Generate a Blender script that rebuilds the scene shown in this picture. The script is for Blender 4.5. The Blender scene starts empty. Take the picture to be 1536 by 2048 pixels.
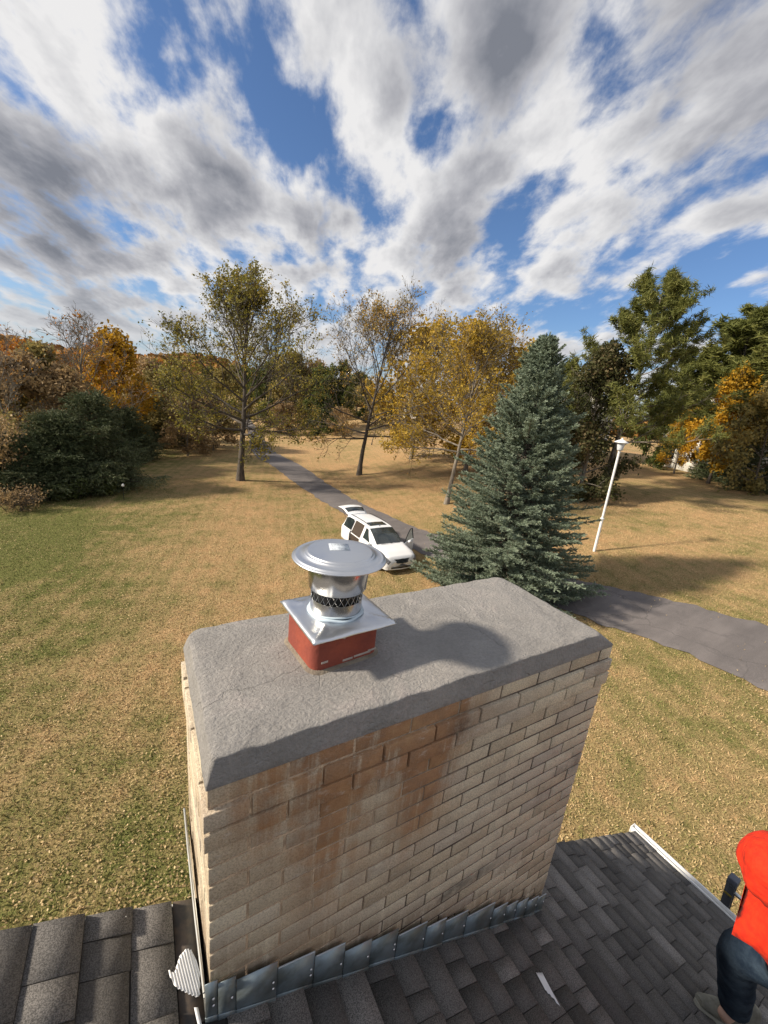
import bpy, bmesh, math, random
import numpy as np
from mathutils import Vector, Matrix, noise
C = bpy.context.scene
COL = C.collection
R = math.radians
rng = np.random.default_rng(11)
random.seed(5)

# ------------------------------------------------------------------ camera, sky, sun, exposure
CAMP = np.array([-0.0952, -0.8593, 0.9686]); FPX = 818.2
_p, _r, _y = 0.2663, 0.1052, 0.5446
_w = np.array([math.sin(_y)*math.cos(_p), math.cos(_y)*math.cos(_p), -math.sin(_p)])
_r0 = np.array([math.cos(_y), -math.sin(_y), 0.0]); _u0 = np.cross(_r0, _w)
_rr = math.cos(_r)*_r0 + math.sin(_r)*_u0; _uu = -math.sin(_r)*_r0 + math.cos(_r)*_u0
cam = bpy.data.objects.new('camera', bpy.data.cameras.new('camera')); COL.objects.link(cam)
M4 = Matrix.Identity(4)
for i in range(3):
    M4[i][0] = _rr[i]; M4[i][1] = _uu[i]; M4[i][2] = -_w[i]; M4[i][3] = CAMP[i]
cam.matrix_world = M4
cam.data.sensor_fit = 'VERTICAL'; cam.data.sensor_height = 36; cam.data.lens = 36*FPX/2048
cam.data.clip_start = 0.05; cam.data.clip_end = 6000
C.camera = cam
C.view_settings.view_transform = 'Standard'; C.view_settings.look = 'None'
C.view_settings.exposure = 0.66; C.view_settings.gamma = 1.0

SUN_EL = 33.0
SD = np.array([-math.cos(R(19))*math.cos(R(SUN_EL)), math.sin(R(19))*math.cos(R(SUN_EL)), math.sin(R(SUN_EL))])
sl = bpy.data.lights.new('sun', 'SUN'); sl.energy = 4.5; sl.angle = R(4.0); sl.color = (1.0, 0.88, 0.72)
so = bpy.data.objects.new('sun', sl); COL.objects.link(so)
so.rotation_euler = Vector(SD).to_track_quat('Z', 'Y').to_euler()

def ray(px, py):
    d = _w*FPX + _rr*(px-768) - _uu*(py-1024); return d/np.linalg.norm(d)

class NT:
    """small node-tree helper"""
    def __init__(s, nt): s.t = nt; s.n = nt.nodes; s.l = nt.links
    def add(s, typ, **kw):
        n = s.n.new(typ)
        for k, v in kw.items(): setattr(n, k, v)
        return n
    def put(s, sock, v):
        if isinstance(v, bpy.types.NodeSocket): s.l.new(v, sock)
        elif v is not None: sock.default_value = v
    def math(s, op, a, b=None, c=None, clamp=False):
        n = s.add('ShaderNodeMath', operation=op); n.use_clamp = clamp
        s.put(n.inputs[0], a); s.put(n.inputs[1], b)
        if c is not None: s.put(n.inputs[2], c)
        return n.outputs[0]
    def vmath(s, op, a, b=None, out=0):
        n = s.add('ShaderNodeVectorMath', operation=op)
        s.put(n.inputs[0], a)
        if b is not None: s.put(n.inputs[1], b)
        return n.outputs[out]
    def mix(s, f, a, b, blend='MIX'):
        n = s.add('ShaderNodeMix', data_type='RGBA'); n.blend_type = blend
        s.put(n.inputs[0], f); s.put(n.inputs[6], a); s.put(n.inputs[7], b)
        return n.outputs[2]
    def noise(s, vec, scale, detail=4, rough=.55, dist=0, out=0, dim='3D'):
        n = s.add('ShaderNodeTexNoise'); n.noise_dimensions = dim
        if vec is not None: s.l.new(vec, n.inputs['Vector'])
        n.inputs['Scale'].default_value = scale; n.inputs['Detail'].default_value = detail
        n.inputs['Roughness'].default_value = rough; n.inputs['Distortion'].default_value = dist
        return n.outputs[out]
    def ramp(s, f, stops, interp='LINEAR'):
        n = s.add('ShaderNodeValToRGB'); cr = n.color_ramp; cr.interpolation = interp
        while len(cr.elements) < len(stops): cr.elements.new(0.5)
        for e, (p, c) in zip(cr.elements, stops):
            e.position = p; e.color = (c, c, c, 1) if isinstance(c, (int, float)) else (*c, 1)
        s.put(n.inputs[0], f); return n.outputs[0]
    def smooth(s, f, a, b, lo=0.0, hi=1.0):
        n = s.add('ShaderNodeMapRange', interpolation_type='SMOOTHSTEP')
        s.put(n.inputs[0], f); s.put(n.inputs[1], a); s.put(n.inputs[2], b); s.put(n.inputs[3], lo); s.put(n.inputs[4], hi)
        return n.outputs[0]
    def mapping(s, vec, scale=(1,1,1), rot=(0,0,0), loc=(0,0,0)):
        n = s.add('ShaderNodeMapping'); s.l.new(vec, n.inputs[0])
        n.inputs['Scale'].default_value = scale; n.inputs['Rotation'].default_value = rot; n.inputs['Location'].default_value = loc
        return n.outputs[0]

world = bpy.data.worlds.new('World'); C.world = world; world.use_nodes = True
w = NT(world.node_tree); w.n.clear()
sky = w.add('ShaderNodeTexSky', sky_type='NISHITA'); sky.sun_disc = False
sky.sun_elevation = R(SUN_EL); sky.sun_rotation = math.atan2(SD[0], SD[1]); sky.air_density = 1.0; sky.dust_density = 0.6; sky.ozone_density = 2.0
tc = w.add('ShaderNodeTexCoord')
D = w.vmath('NORMALIZE', tc.outputs['Generated'])
sx = w.add('ShaderNodeSeparateXYZ'); w.l.new(D, sx.inputs[0])
zc = w.math('MAXIMUM', w.math('ADD', sx.outputs[2], 0.25), 0.05)
cx = w.add('ShaderNodeCombineXYZ')
w.l.new(w.math('DIVIDE', sx.outputs[0], zc), cx.inputs[0]); w.l.new(w.math('DIVIDE', sx.outputs[1], zc), cx.inputs[1])
P = w.mapping(w.mapping(cx.outputs[0], (1, 1, 1), (0, 0, R(22))), (1.12, .62, 1))
warp = w.noise(P, 2.2, 3, .5, out=1)
Pw = w.vmath('ADD', P, w.vmath('MULTIPLY', w.vmath('SUBTRACT', warp, (.5, .5, .5)), (.10, .10, 0)))
def blobs(lst, base=None):
    acc = base
    for px, py, deg, amp in lst:
        if lst is GAPS and amp < 0: deg = deg*.78
        d = ray(px, py)
        dt = w.vmath('DOT_PRODUCT', D, tuple(d), out=1)
        k = 1.0/(1-math.cos(R(deg)))
        g = w.math('MULTIPLY', w.math('EXPONENT', w.math('MULTIPLY', w.math('SUBTRACT', dt, 1.0), k)), amp)
        acc = g if acc is None else w.math('ADD', acc, g)
    return acc
# where the blue shows between the clouds, and where the clouds are thick
GAPS = [(330,40,5,-.34),(400,110,4.5,-.25),(500,150,4.5,-.33),(560,220,4,-.33),(630,285,4,-.3),(700,345,3.5,-.27),(745,400,2.5,-.2),
        (240,458,2.5,-.3),(420,10,3.5,-.3),(540,40,3,-.2),(850,285,3.0,-.30),(925,225,3.0,-.22),(880,320,2.2,-.18),(960,180,2.5,-.15),(1190,150,3,-.17),(1230,60,3.5,-.2),(1330,90,3,-.13),
        (1390,570,7,-.34),(1250,520,4,-.2),(1010,590,5,-.36),(1500,500,4,-.2),(1180,640,6,-.3),(1000,420,2,-.12),(640,400,2.5,-.12),
        (1470,600,4,-.2),(380,190,2.4,-.2),(880,600,3,-.12),(820,395,2,-.12),(700,560,2.2,-.13),
        (150,150,8,.12),(250,330,9,.14),(500,420,6,.16),(760,120,6,.2),(680,200,4,.12),(1060,60,8,.16),(1100,300,6,.13),(1400,300,8,.08),(800,350,3.5,.17),(840,480,6,.12),(1480,150,6,.1),(60,500,8,.1),
        (1230,560,2.5,.12)]
def cloud_noise(v, det):
    vo = w.add('ShaderNodeTexVoronoi', feature='F1'); w.l.new(v, vo.inputs['Vector']); vo.inputs['Scale'].default_value = 5.0; vo.voronoi_dimensions = '2D'
    pf = w.math('MULTIPLY', w.math('SUBTRACT', .38, vo.outputs['Distance']), .26)
    a_ = w.math('ADD', pf, w.math('MULTIPLY', w.math('SUBTRACT', w.noise(v, 3.9, det, .58), .5), 1.5))
    b__ = w.math('MULTIPLY', w.math('SUBTRACT', w.noise(v, 11, 5, .6), .5), .34)
    return w.math('ADD', w.math('ADD', a_, b__), .575)
dens0 = cloud_noise(Pw, 9)
field = blobs(GAPS)
dens = w.math('ADD', dens0, w.math('MULTIPLY', field, .56))
cover = w.smooth(dens, .34, .64)
# second sample shifted towards the sun: its difference tells lit rims from shaded bellies
sh = w.vmath('ADD', Pw, (-0.045, 0.012, 0))
dens2 = cloud_noise(sh, 5)
lit = w.math('SUBTRACT', dens0, dens2)
thick = w.smooth(dens, .46, .86)
DARK = [(150,420,7,.45),(420,380,5,.35),(60,330,5,.25),(640,440,4,.3),(1010,70,6,.42),(1460,60,7,.35),(900,490,5,.3),(1260,180,4,.22),(620,140,3,.15),(820,60,5,.2),(1480,330,5,.25),(100,540,5,.2),(1000,150,3.5,.2),
        (180,60,5,-.35),(60,180,4,-.2),(250,140,4,-.25),(340,310,3,-.25),(560,330,3,-.25),(700,250,4,-.3),(790,330,3,-.35),(1080,250,4,-.3),(1200,270,4,-.25),(700,30,4,-.2),(1440,150,4,-.1),(760,530,4,-.25),(420,500,5,-.2)]
shade = w.math('ADD', w.math('MULTIPLY', thick, .55), blobs(DARK))
shade = w.math('SUBTRACT', shade, w.math('MULTIPLY', lit, 1.2))
shade = w.math('ADD', shade, w.math('MULTIPLY', w.math('SUBTRACT', w.noise(Pw, 3.2, 5, .5), .5), .9))
cc = w.ramp(shade, [(0.0, (4.8, 4.75, 4.75)), (.28, (3.7, 3.7, 3.8)), (.58, (2.45, 2.47, 2.66)), (.9, (1.45, 1.52, 1.74)), (1.0, (1.2, 1.28, 1.5))])
skyc = w.mix(1.0, sky.outputs[0], (0.50, 0.60, 0.74, 1), 'MULTIPLY')
hz = w.smooth(sx.outputs[2], 0.0, 0.20, 1, 0)
skyc = w.mix(w.math('MULTIPLY', hz, .55), skyc, (2.5, 2.9, 3.5, 1))
cc = w.mix(w.math('MULTIPLY', hz, .65), cc, (2.9, 3.05, 3.25, 1))
final = w.mix(cover, skyc, cc)
bg = w.add('ShaderNodeBackground'); w.l.new(final, bg.inputs[0]); bg.inputs[1].default_value = 0.112
wo = w.add('ShaderNodeOutputWorld'); w.l.new(bg.outputs[0], wo.inputs[0])

# ------------------------------------------------------------------ helpers
def ss(a, b, x):
    t = np.clip((np.asarray(x, float)-a)/(b-a), 0, 1); return t*t*(3-2*t)
_S = np.array([-60, -30, -12, -4, 4, 7.5, 12, 22, 38, 70, 160.]); _H = np.array([-8.9, -8.4, -8.0, -7.7, -7.35, -7.0, -6.0, -4.5, -3.3, -2.7, -2.6])
def terrain(x, y):
    s = np.asarray(x)*.8 - np.asarray(y)*.25
    acc = 0
    for o in (-3, -1.5, 0, 1.5, 3): acc = acc + np.interp(s+o, _S, _H)
    h = acc/5
    far = ss(90, 260, np.hypot(x, y)); h = h*(1-far) + (-6.0)*far
    return h + .10*np.sin(np.asarray(x)*.21+1)*np.cos(np.asarray(y)*.17)
def G(px, py):
    """the point of the ground seen in direction (px, py)"""
    d = ray(px, py); t = 3.0
    for _ in range(4000):
        p = CAMP + d*t
        if p[2] < terrain(p[0], p[1]): break
        t += 0.02 + t*.002
    return np.array([p[0], p[1], float(terrain(p[0], p[1]))])
def AT(px, dist):
    """a ground point at a horizontal distance in the compass direction of picture column px"""
    py = 799.5 + (px-768)*.1055
    d = ray(px, py); d = d/np.hypot(d[0], d[1])
    x, y = CAMP[0]+d[0]*dist, CAMP[1]+d[1]*dist
    return np.array([x, y, float(terrain(x, y))])
def TALL(b, py):
    best = 1
    for h in np.arange(.2, 40, .05):
        q = np.array([b[0], b[1], b[2]+h]) - CAMP
        if 1024-FPX*(q@_uu)/(q@_w) < py: return h
    return 40
def tag(o, label=None, cat=None, group=None, kind=None):
    if label: o['label'] = label
    if cat: o['category'] = cat
    if group: o['group'] = group
    if kind: o['kind'] = kind
    return o
def thing(name, label, cat, loc=(0,0,0), rz=0, group=None):
    o = bpy.data.objects.new(name, None); COL.objects.link(o); o.empty_display_size = .2
    o.location = tuple(float(a) for a in loc); o.rotation_euler = (0, 0, rz)
    return tag(o, label, cat, group)
def clone(root, loc, rz=0, sc=1.0, label=None, group=None):
    r = root.copy(); COL.objects.link(r); r.location = tuple(float(a) for a in loc); r.rotation_euler = (0, 0, rz)
    r.scale = (sc, sc, sc) if isinstance(sc, (int, float)) else sc
    if label: r['label'] = label
    if group: r['group'] = group
    for ch in list(root.children):
        c = ch.copy(); COL.objects.link(c); c.parent = r
        for g in list(ch.children):
            d = g.copy(); COL.objects.link(d); d.parent = c
    return r

class MB:
    def __init__(s): s.v = []; s.f = []; s.a = []; s.n = 0
    def add(s, V, F, rnd=None):
        V = np.asarray(V, float).reshape(-1, 3); F = np.asarray(F, int)
        s.v.append(V); s.f.append(F + s.n); s.n += len(V)
        if rnd is None: rnd = np.zeros(len(F))
        s.a.append(np.broadcast_to(np.asarray(rnd, float), (len(F),)))
    def box(s, c, size, rot=None, rnd=0.0):
        h = np.array(size)/2
        V = np.array([[x, y, z] for x in (-1, 1) for y in (-1, 1) for z in (-1, 1)], float)*h
        if rot is not None: V = V @ np.array(rot).T
        s.add(V+np.array(c), [[0,1,3,2],[4,6,7,5],[0,4,5,1],[2,3,7,6],[0,2,6,4],[1,5,7,3]], rnd)
    def hexa(s, P, rnd=0.0):
        """8 points: bottom loop 0-3, top loop 4-7"""
        s.add(P, [[0,3,2,1],[4,5,6,7],[0,1,5,4],[1,2,6,5],[2,3,7,6],[3,0,4,7]], rnd)
    def tube(s, pts, rad, n=6, cap=True, rnd=0.0):
        pts = np.asarray(pts, float); m = len(pts); rad = np.broadcast_to(np.asarray(rad, float), (m,))
        T = np.gradient(pts, axis=0); T /= np.linalg.norm(T, axis=1)[:, None]+1e-12
        ref = np.array([0, 0, 1.]) if abs(T[0][2]) < .9 else np.array([1., 0, 0])
        U = np.cross(T, ref); U /= np.linalg.norm(U, axis=1)[:, None]+1e-12
        W = np.cross(T, U); a = np.arange(n)*2*math.pi/n
        V = pts[:, None, :] + rad[:, None, None]*(np.cos(a)[None, :, None]*U[:, None, :]+np.sin(a)[None, :, None]*W[:, None, :])
        i = np.arange(m-1)[:, None]*n; j = np.arange(n)[None, :]; k = (j+1) % n
        F = np.stack([i+j, i+k, i+n+k, i+n+j], -1).reshape(-1, 4)
        s.add(V.reshape(-1, 3), F, rnd)
        if cap and n > 3:
            for q in (0, m-1):
                cidx = V[q].mean(0); s.add(np.vstack([V[q], cidx]), [[x, (x+1) % n, n] for x in range(n)], rnd)
    def lathe(s, prof, c=(0, 0, 0), n=40, rnd=0.0):
        prof = np.asarray(prof, float); a = np.arange(n)*2*math.pi/n
        V = np.stack([prof[:, 0][:, None]*np.cos(a), prof[:, 0][:, None]*np.sin(a), np.repeat(prof[:, 1][:, None], n, 1)], -1)+np.array(c)
        m = len(prof); i = np.arange(m-1)[:, None]*n; j = np.arange(n)[None, :]; k = (j+1) % n
        s.add(V.reshape(-1, 3), np.stack([i+j, i+k, i+n+k, i+n+j], -1).reshape(-1, 4), rnd)
    def grid(s, P, rnd=0.0, close=False):
        P = np.asarray(P, float); a, b = P.shape[:2]
        i = np.arange(a-1)[:, None]*b; j = np.arange(b if close else b-1)[None, :]; k = (j+1) % b
        s.add(P.reshape(-1, 3), np.stack([i+j, i+k, i+b+k, i+b+j], -1).reshape(-1, 4), rnd)
    def build(s, name, mat, parent=None, smooth=False, attr=True, bevel=0, loc=None):
        me = bpy.data.meshes.new(name)
        V = np.vstack(s.v); nl = [np.full(len(f), f.shape[1]) for f in s.f]
        tot = np.concatenate(nl); vi = np.concatenate([f.reshape(-1) for f in s.f])
        me.vertices.add(len(V)); me.vertices.foreach_set('co', V.reshape(-1))
        me.loops.add(len(vi)); me.loops.foreach_set('vertex_index', vi.astype(np.int32))
        me.polygons.add(len(tot)); st = np.concatenate([[0], np.cumsum(tot)[:-1]])
        me.polygons.foreach_set('loop_start', st.astype(np.int32))
        if smooth: me.polygons.foreach_set('use_smooth', np.ones(len(tot), bool))
        if attr:
            at = me.attributes.new('rnd', 'FLOAT', 'FACE'); at.data.foreach_set('value', np.concatenate(s.a).astype(np.float32))
        me.update(calc_edges=True); me.validate()
        me.materials.append(mat)
        o = bpy.data.objects.new(name, me); COL.objects.link(o)
        if parent is not None: o.parent = parent
        if bevel:
            b = o.modifiers.new('bevel', 'BEVEL'); b.width = bevel; b.segments = 2; b.limit_method = 'ANGLE'; b.angle_limit = R(40)
        if loc is not None: o.location = tuple(loc)
        return o
def smooth_angle(o, deg=35):
    for p in o.data.polygons: p.use_smooth = True
    try: o.data.set_sharp_from_angle(angle=R(deg))
    except Exception: pass
    return o

# ------------------------------------------------------------------ materials
def mat(name, col=(.5,.5,.5), rough=.6, metal=0.0, var=None, scale=8, bump=0, bscale=40, spec=.4):
    m = bpy.data.materials.new(name); m.use_nodes = True; t = NT(m.node_tree); b = t.n['Principled BSDF']
    b.inputs['Roughness'].default_value = rough; b.inputs['Metallic'].default_value = metal; b.inputs['Specular IOR Level'].default_value = spec
    co = t.add('ShaderNodeTexCoord').outputs['Object']
    if var is None: var = tuple(c*.8 for c in col)
    f = t.smooth(t.noise(co, scale, 5, .6), .35, .65)
    t.l.new(t.mix(f, (*col, 1), (*var, 1)), b.inputs['Base Color'])
    if bump:
        bn = t.add('ShaderNodeBump'); bn.inputs['Strength'].default_value = bump; bn.inputs['Distance'].default_value = .01
        t.l.new(t.noise(co, bscale, 6, .6), bn.inputs['Height']); t.l.new(bn.outputs[0], b.inputs['Normal'])
    return m
def leafmat(name, stops, trans=.35, rough=.6, nscale=.35):
    """leaf colour from a per-leaf random value and a slow clump noise"""
    m = bpy.data.materials.new(name); m.use_nodes = True; t = NT(m.node_tree); b = t.n['Principled BSDF']
    at = t.add('ShaderNodeAttribute', attribute_name='rnd').outputs['Fac']
    co = t.add('ShaderNodeTexCoord').outputs['Object']
    f = t.math('ADD', t.math('MULTIPLY', at, .6), t.math('MULTIPLY', t.noise(co, nscale, 3), .45))
    c = t.ramp(f, stops)
    t.l.new(c, b.inputs['Base Color']); b.inputs['Roughness'].default_value = rough; b.inputs['Specular IOR Level'].default_value = .2
    tr = t.add('ShaderNodeBsdfTranslucent'); t.l.new(c, tr.inputs[0])
    ms = t.add('ShaderNodeMixShader'); ms.inputs[0].default_value = trans
    t.l.new(b.outputs[0], ms.inputs[1]); t.l.new(tr.outputs[0], ms.inputs[2])
    t.l.new(ms.outputs[0], t.n['Material Output'].inputs[0])
    return m
def barkmat(name, a, bcol):
    m = bpy.data.materials.new(name); m.use_nodes = True; t = NT(m.node_tree); b = t.n['Principled BSDF']
    co = t.add('ShaderNodeTexCoord').outputs['Object']
    n = t.noise(t.mapping(co, (9, 9, 1.6)), 1.2, 6, .65)
    t.l.new(t.ramp(n, [(.35, a), (.65, bcol)]), b.inputs['Base Color']); b.inputs['Roughness'].default_value = .9
    bn = t.add('ShaderNodeBump'); bn.inputs['Strength'].default_value = .8; bn.inputs['Distance'].default_value = .05
    t.l.new(n, bn.inputs['Height']); t.l.new(bn.outputs[0], b.inputs['Normal'])
    return m
BARK = barkmat('dark_bark', (.035, .028, .022), (.12, .10, .08))
BARKL = barkmat('grey_bark', (.10, .085, .065), (.26, .23, .19))
L_OLIVE = leafmat('olive_leaves', [(.1, (.08, .085, .02)), (.45, (.19, .18, .035)), (.75, (.34, .27, .05)), (1, (.46, .31, .06))])
L_GOLD = leafmat('gold_leaves', [(.1, (.14, .11, .02)), (.5, (.36, .25, .035)), (.8, (.50, .32, .04)), (1, (.42, .19, .03))])
L_SPARSE = leafmat('rusty_olive_leaves', [(.1, (.14, .12, .04)), (.5, (.32, .24, .06)), (.85, (.52, .30, .06)), (1, (.52, .24, .05))])
L_YELLOW = leafmat('yellow_leaves', [(.1, (.16, .11, .02)), (.45, (.42, .25, .02)), (1, (.62, .33, .03))])
L_ORANGE = leafmat('orange_leaves', [(.1, (.22, .09, .02)), (.5, (.50, .20, .02)), (1, (.60, .30, .03))])
L_BROWN = leafmat('brown_leaves', [(.1, (.16, .11, .06)), (.5, (.34, .235, .12)), (1, (.48, .33, .15))])
L_BRUSH = leafmat('brush_leaves', [(.1, (.11, .10, .04)), (.5, (.25, .21, .075)), (1, (.42, .31, .10))])
L_GREEN = leafmat('dark_green_leaves', [(.1, (.035, .055, .018)), (.6, (.10, .125, .035)), (1, (.20, .19, .055))])
L_VINE = leafmat('dark_vine_leaves', [(.1, (.035, .045, .02)), (.55, (.085, .09, .035)), (.8, (.15, .12, .06)), (1, (.32, .20, .11))])
N_BLUE = leafmat('blue_spruce_needles', [(.08, (.07, .085, .055)), (.35, (.16, .20, .135)), (.75, (.33, .40, .30)), (1, (.46, .45, .30))], .15, .6, .9)
N_PINE = leafmat('pine_needles', [(.1, (.06, .075, .02)), (.5, (.15, .165, .045)), (1, (.29, .27, .08))], .3)
N_CEDAR = leafmat('cedar_needles', [(.1, (.03, .046, .022)), (.5, (.085, .11, .05)), (.8, (.19, .20, .11)), (1, (.27, .25, .15))], .1)

# ground
def lawn_factor(t, co, fine_amt=.55):
    sp = t.add('ShaderNodeSeparateXYZ'); t.l.new(co, sp.inputs[0])
    big = t.noise(co, .13, 4, .55); mid = t.noise(co, .9, 5, .6); fine = t.noise(co, 9, 5, .75)
    xg = t.smooth(t.math('ADD', sp.outputs[0], t.math('MULTIPLY', sp.outputs[1], -.10)), -10, 2, .30, 0)
    near = t.smooth(sp.outputs[1], 17, 5, 0, .10)
    rt = t.smooth(sp.outputs[0], 4, 18, 0, .10)
    g = t.math('ADD', t.math('ADD', xg, near), t.math('ADD', t.math('MULTIPLY', big, .85), t.math('MULTIPLY', mid, .80)))
    g = t.math('SUBTRACT', t.math('SUBTRACT', g, rt), .16)
    wv = t.add('ShaderNodeTexWave'); wv.wave_type = 'BANDS'; wv.bands_direction = 'X'
    t.l.new(t.mapping(co, (1, 1, 1), (0, 0, R(17))), wv.inputs[0]); wv.inputs['Scale'].default_value = .42; wv.inputs['Distortion'].default_value = 1.2; wv.inputs['Detail'].default_value = 3; wv.inputs['Detail Scale'].default_value = .4
    g = t.math('ADD', g, t.math('MULTIPLY', wv.outputs[1], .07))
    return t.math('ADD', g, t.math('MULTIPLY', t.math('SUBTRACT', fine, .5), fine_amt)), fine
LAWN = [(.40, (.56, .375, .20)), (.58, (.49, .35, .185)), (.78, (.35, .285, .135)), (1.0, (.17, .185, .06))]
gm = bpy.data.materials.new('autumn_lawn'); gm.use_nodes = True; t = NT(gm.node_tree); b = t.n['Principled BSDF']
co = t.add('ShaderNodeTexCoord').outputs['Object']
gfac, fine = lawn_factor(t, co); spk = t.noise(co, 34, 3, .7)
c1 = t.ramp(gfac, LAWN)
c2 = t.mix(t.math('MULTIPLY', t.smooth(spk, .36, .62), .75), t.mix(1.0, c1, (.42, .40, .36, 1), 'MULTIPLY'), t.mix(1.0, c1, (1.32, 1.25, 1.2, 1), 'MULTIPLY'))
t.l.new(c2, b.inputs['Base Color']); b.inputs['Roughness'].default_value = .95; b.inputs['Specular IOR Level'].default_value = .1
bn = t.add('ShaderNodeBump'); bn.inputs['Strength'].default_value = .9; bn.inputs['Distance'].default_value = .07
t.l.new(t.math('ADD', t.math('MULTIPLY', fine, 1.0), t.math('MULTIPLY', spk, .6)), bn.inputs['Height']); t.l.new(bn.outputs[0], b.inputs['Normal'])
grm = bpy.data.materials.new('dry_grass'); grm.use_nodes = True; t = NT(grm.node_tree); b = t.n['Principled BSDF']
co = t.add('ShaderNodeTexCoord').outputs['Object']; gf_, _f = lawn_factor(t, co, .2)
at = t.add('ShaderNodeAttribute', attribute_name='rnd').outputs['Fac']
c1 = t.ramp(t.math('ADD', gf_, t.math('MULTIPLY', t.math('SUBTRACT', at, .5), .45)), LAWN)
t.l.new(c1, b.inputs['Base Color']); b.inputs['Roughness'].default_value = .9; b.inputs['Specular IOR Level'].default_value = .1

# asphalt
am = bpy.data.materials.new('worn_asphalt'); am.use_nodes = True; t = NT(am.node_tree); b = t.n['Principled BSDF']
co = t.add('ShaderNodeTexCoord').outputs['Object']
at = t.add('ShaderNodeAttribute', attribute_name='rnd').outputs['Fac']
n1 = t.noise(co, .5, 5, .6); n2 = t.noise(co, 60, 3, .7); n3 = t.noise(t.mapping(co, (.5, 2.5, 1), (0, 0, R(60))), .8, 4, .6)
c = t.ramp(t.math('ADD', t.math('MULTIPLY', n1, .5), t.math('MULTIPLY', n3, .5)), [(.35, (.07, .062, .062)), (.5, (.12, .107, .105)), (.65, (.19, .17, .165))])
vr = t.add('ShaderNodeTexVoronoi', feature='DISTANCE_TO_EDGE'); t.l.new(t.vmath('ADD', co, t.vmath('MULTIPLY', t.noise(co, 1.5, 4, .6, out=1), (.7, .7, .7))), vr.inputs['Vector']); vr.inputs['Scale'].default_value = .35
c = t.mix(t.math('MULTIPLY', t.smooth(vr.outputs['Distance'], .012, .003), .8), c, (.035, .032, .032, 1))
c = t.mix(t.math('MULTIPLY', t.smooth(t.noise(co, .9, 5, .7, 1.0), .55, .60), .45), c, (.055, .05, .052, 1))
c = t.mix(.5, c, t.ramp(n2, [(.3, (.07, .065, .065)), (.7, (.20, .18, .175))]))
t.l.new(c, b.inputs['Base Color']); b.inputs['Roughness'].default_value = .85
bn = t.add('ShaderNodeBump'); bn.inputs['Strength'].default_value = .4; bn.inputs['Distance'].default_value = .01
t.l.new(n2, bn.inputs['Height']); t.l.new(bn.outputs[0], b.inputs['Normal'])

# brick
brm = bpy.data.materials.new('buff_brick'); brm.use_nodes = True; t = NT(brm.node_tree); b = t.n['Principled BSDF']
co = t.add('ShaderNodeTexCoord').outputs['Object']
at = t.add('ShaderNodeAttribute', attribute_name='rnd').outputs['Fac']
sp = t.add('ShaderNodeSeparateXYZ'); t.l.new(co, sp.inputs[0]); X, Y, Z = sp.outputs
base = t.ramp(at, [(0, (.55, .455, .325)), (.3, (.68, .585, .43)), (.55, (.62, .545, .43)), (.8, (.75, .66, .49)), (1, (.54, .475, .39))])
gr = t.noise(co, 170, 4, .75)
base = t.mix(t.smooth(gr, .34, .60), t.mix(1.0, base, (.66, .63, .60, 1), 'MULTIPLY'), t.mix(1.0, base, (1.12, 1.11, 1.09, 1), 'MULTIPLY'))
base = t.mix(t.math('MULTIPLY', t.smooth(t.noise(co, 6, 6, .7), .46, .66), .38), base, (.30, .235, .175, 1))
def gx(c_, s_):  # bump in x around c_
    return t.math('EXPONENT', t.math('MULTIPLY', t.math('POWER', t.math('DIVIDE', t.math('SUBTRACT', X, c_), s_), 2.0), -1.0))
stn = t.noise(t.mapping(co, (22, 22, 1.1)), 1.0, 6, .7)
stn2 = t.noise(co, 9, 5, .7)
fz = t.smooth(Z, -.85, -.03)
fz2 = t.smooth(Z, -1.15, -.10)
rust = t.math('ADD', t.math('MULTIPLY', gx(.70, .13), t.math('MULTIPLY', fz, 2.4)), t.math('MULTIPLY', gx(.36, .12), t.math('MULTIPLY', fz2, 1.5)))
rust = t.math('ADD', rust, t.math('MULTIPLY', gx(.60, .30), t.math('MULTIPLY', t.smooth(Z, -.30, -.02), 1.0)))
rust = t.math('ADD', rust, t.math('MULTIPLY', gx(.13, .10), t.math('MULTIPLY', t.smooth(Z, -.5, -.15), .9)))
rust = t.math('MULTIPLY', rust, t.math('ADD', t.math('MULTIPLY', t.smooth(stn, .32, .62), .75), t.math('MULTIPLY', t.smooth(stn2, .35, .6), .35)))
rust = t.math('MULTIPLY', rust, t.smooth(Y, .14, .05), clamp=True)
rc = t.ramp(stn2, [(.3, (.17, .07, .028)), (.55, (.37, .16, .05)), (.75, (.46, .25, .10))])
base = t.mix(t.math('MULTIPLY', rust, .80), base, rc)
# soot dark bloom lower middle / right
so1 = t.math('EXPONENT', t.math('MULTIPLY', t.math('ADD', t.math('POWER', t.math('DIVIDE', t.math('SUBTRACT', X, 1.02), .22), 2.0), t.math('POWER', t.math('DIVIDE', t.math('SUBTRACT', Z, -1.04), .045), 2.0)), -1.0))
so2 = t.math('EXPONENT', t.math('MULTIPLY', t.math('ADD', t.math('POWER', t.math('DIVIDE', t.math('SUBTRACT', X, 1.63), .09), 2.0), t.math('POWER', t.math('DIVIDE', t.math('SUBTRACT', Z, -.66), .05), 2.0)), -1.0))
so3 = t.math('EXPONENT', t.math('MULTIPLY', t.math('ADD', t.math('POWER', t.math('DIVIDE', t.math('SUBTRACT', X, .83), .05), 2.0), t.math('POWER', t.math('DIVIDE', t.math('SUBTRACT', Z, -.11), .05), 2.0)), -1.0))
soot = t.math('MULTIPLY', t.math('ADD', so1, t.math('ADD', so2, so3)), t.math('MULTIPLY', t.smooth(stn2, .3, .6), .8), clamp=True)
base = t.mix(soot, base, (.075, .068, .06, 1))
eff = t.math('MULTIPLY', t.smooth(t.noise(t.mapping(co, (1, 1, 2.2)), 13, 6, .75), .56, .70), .45)
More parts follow.
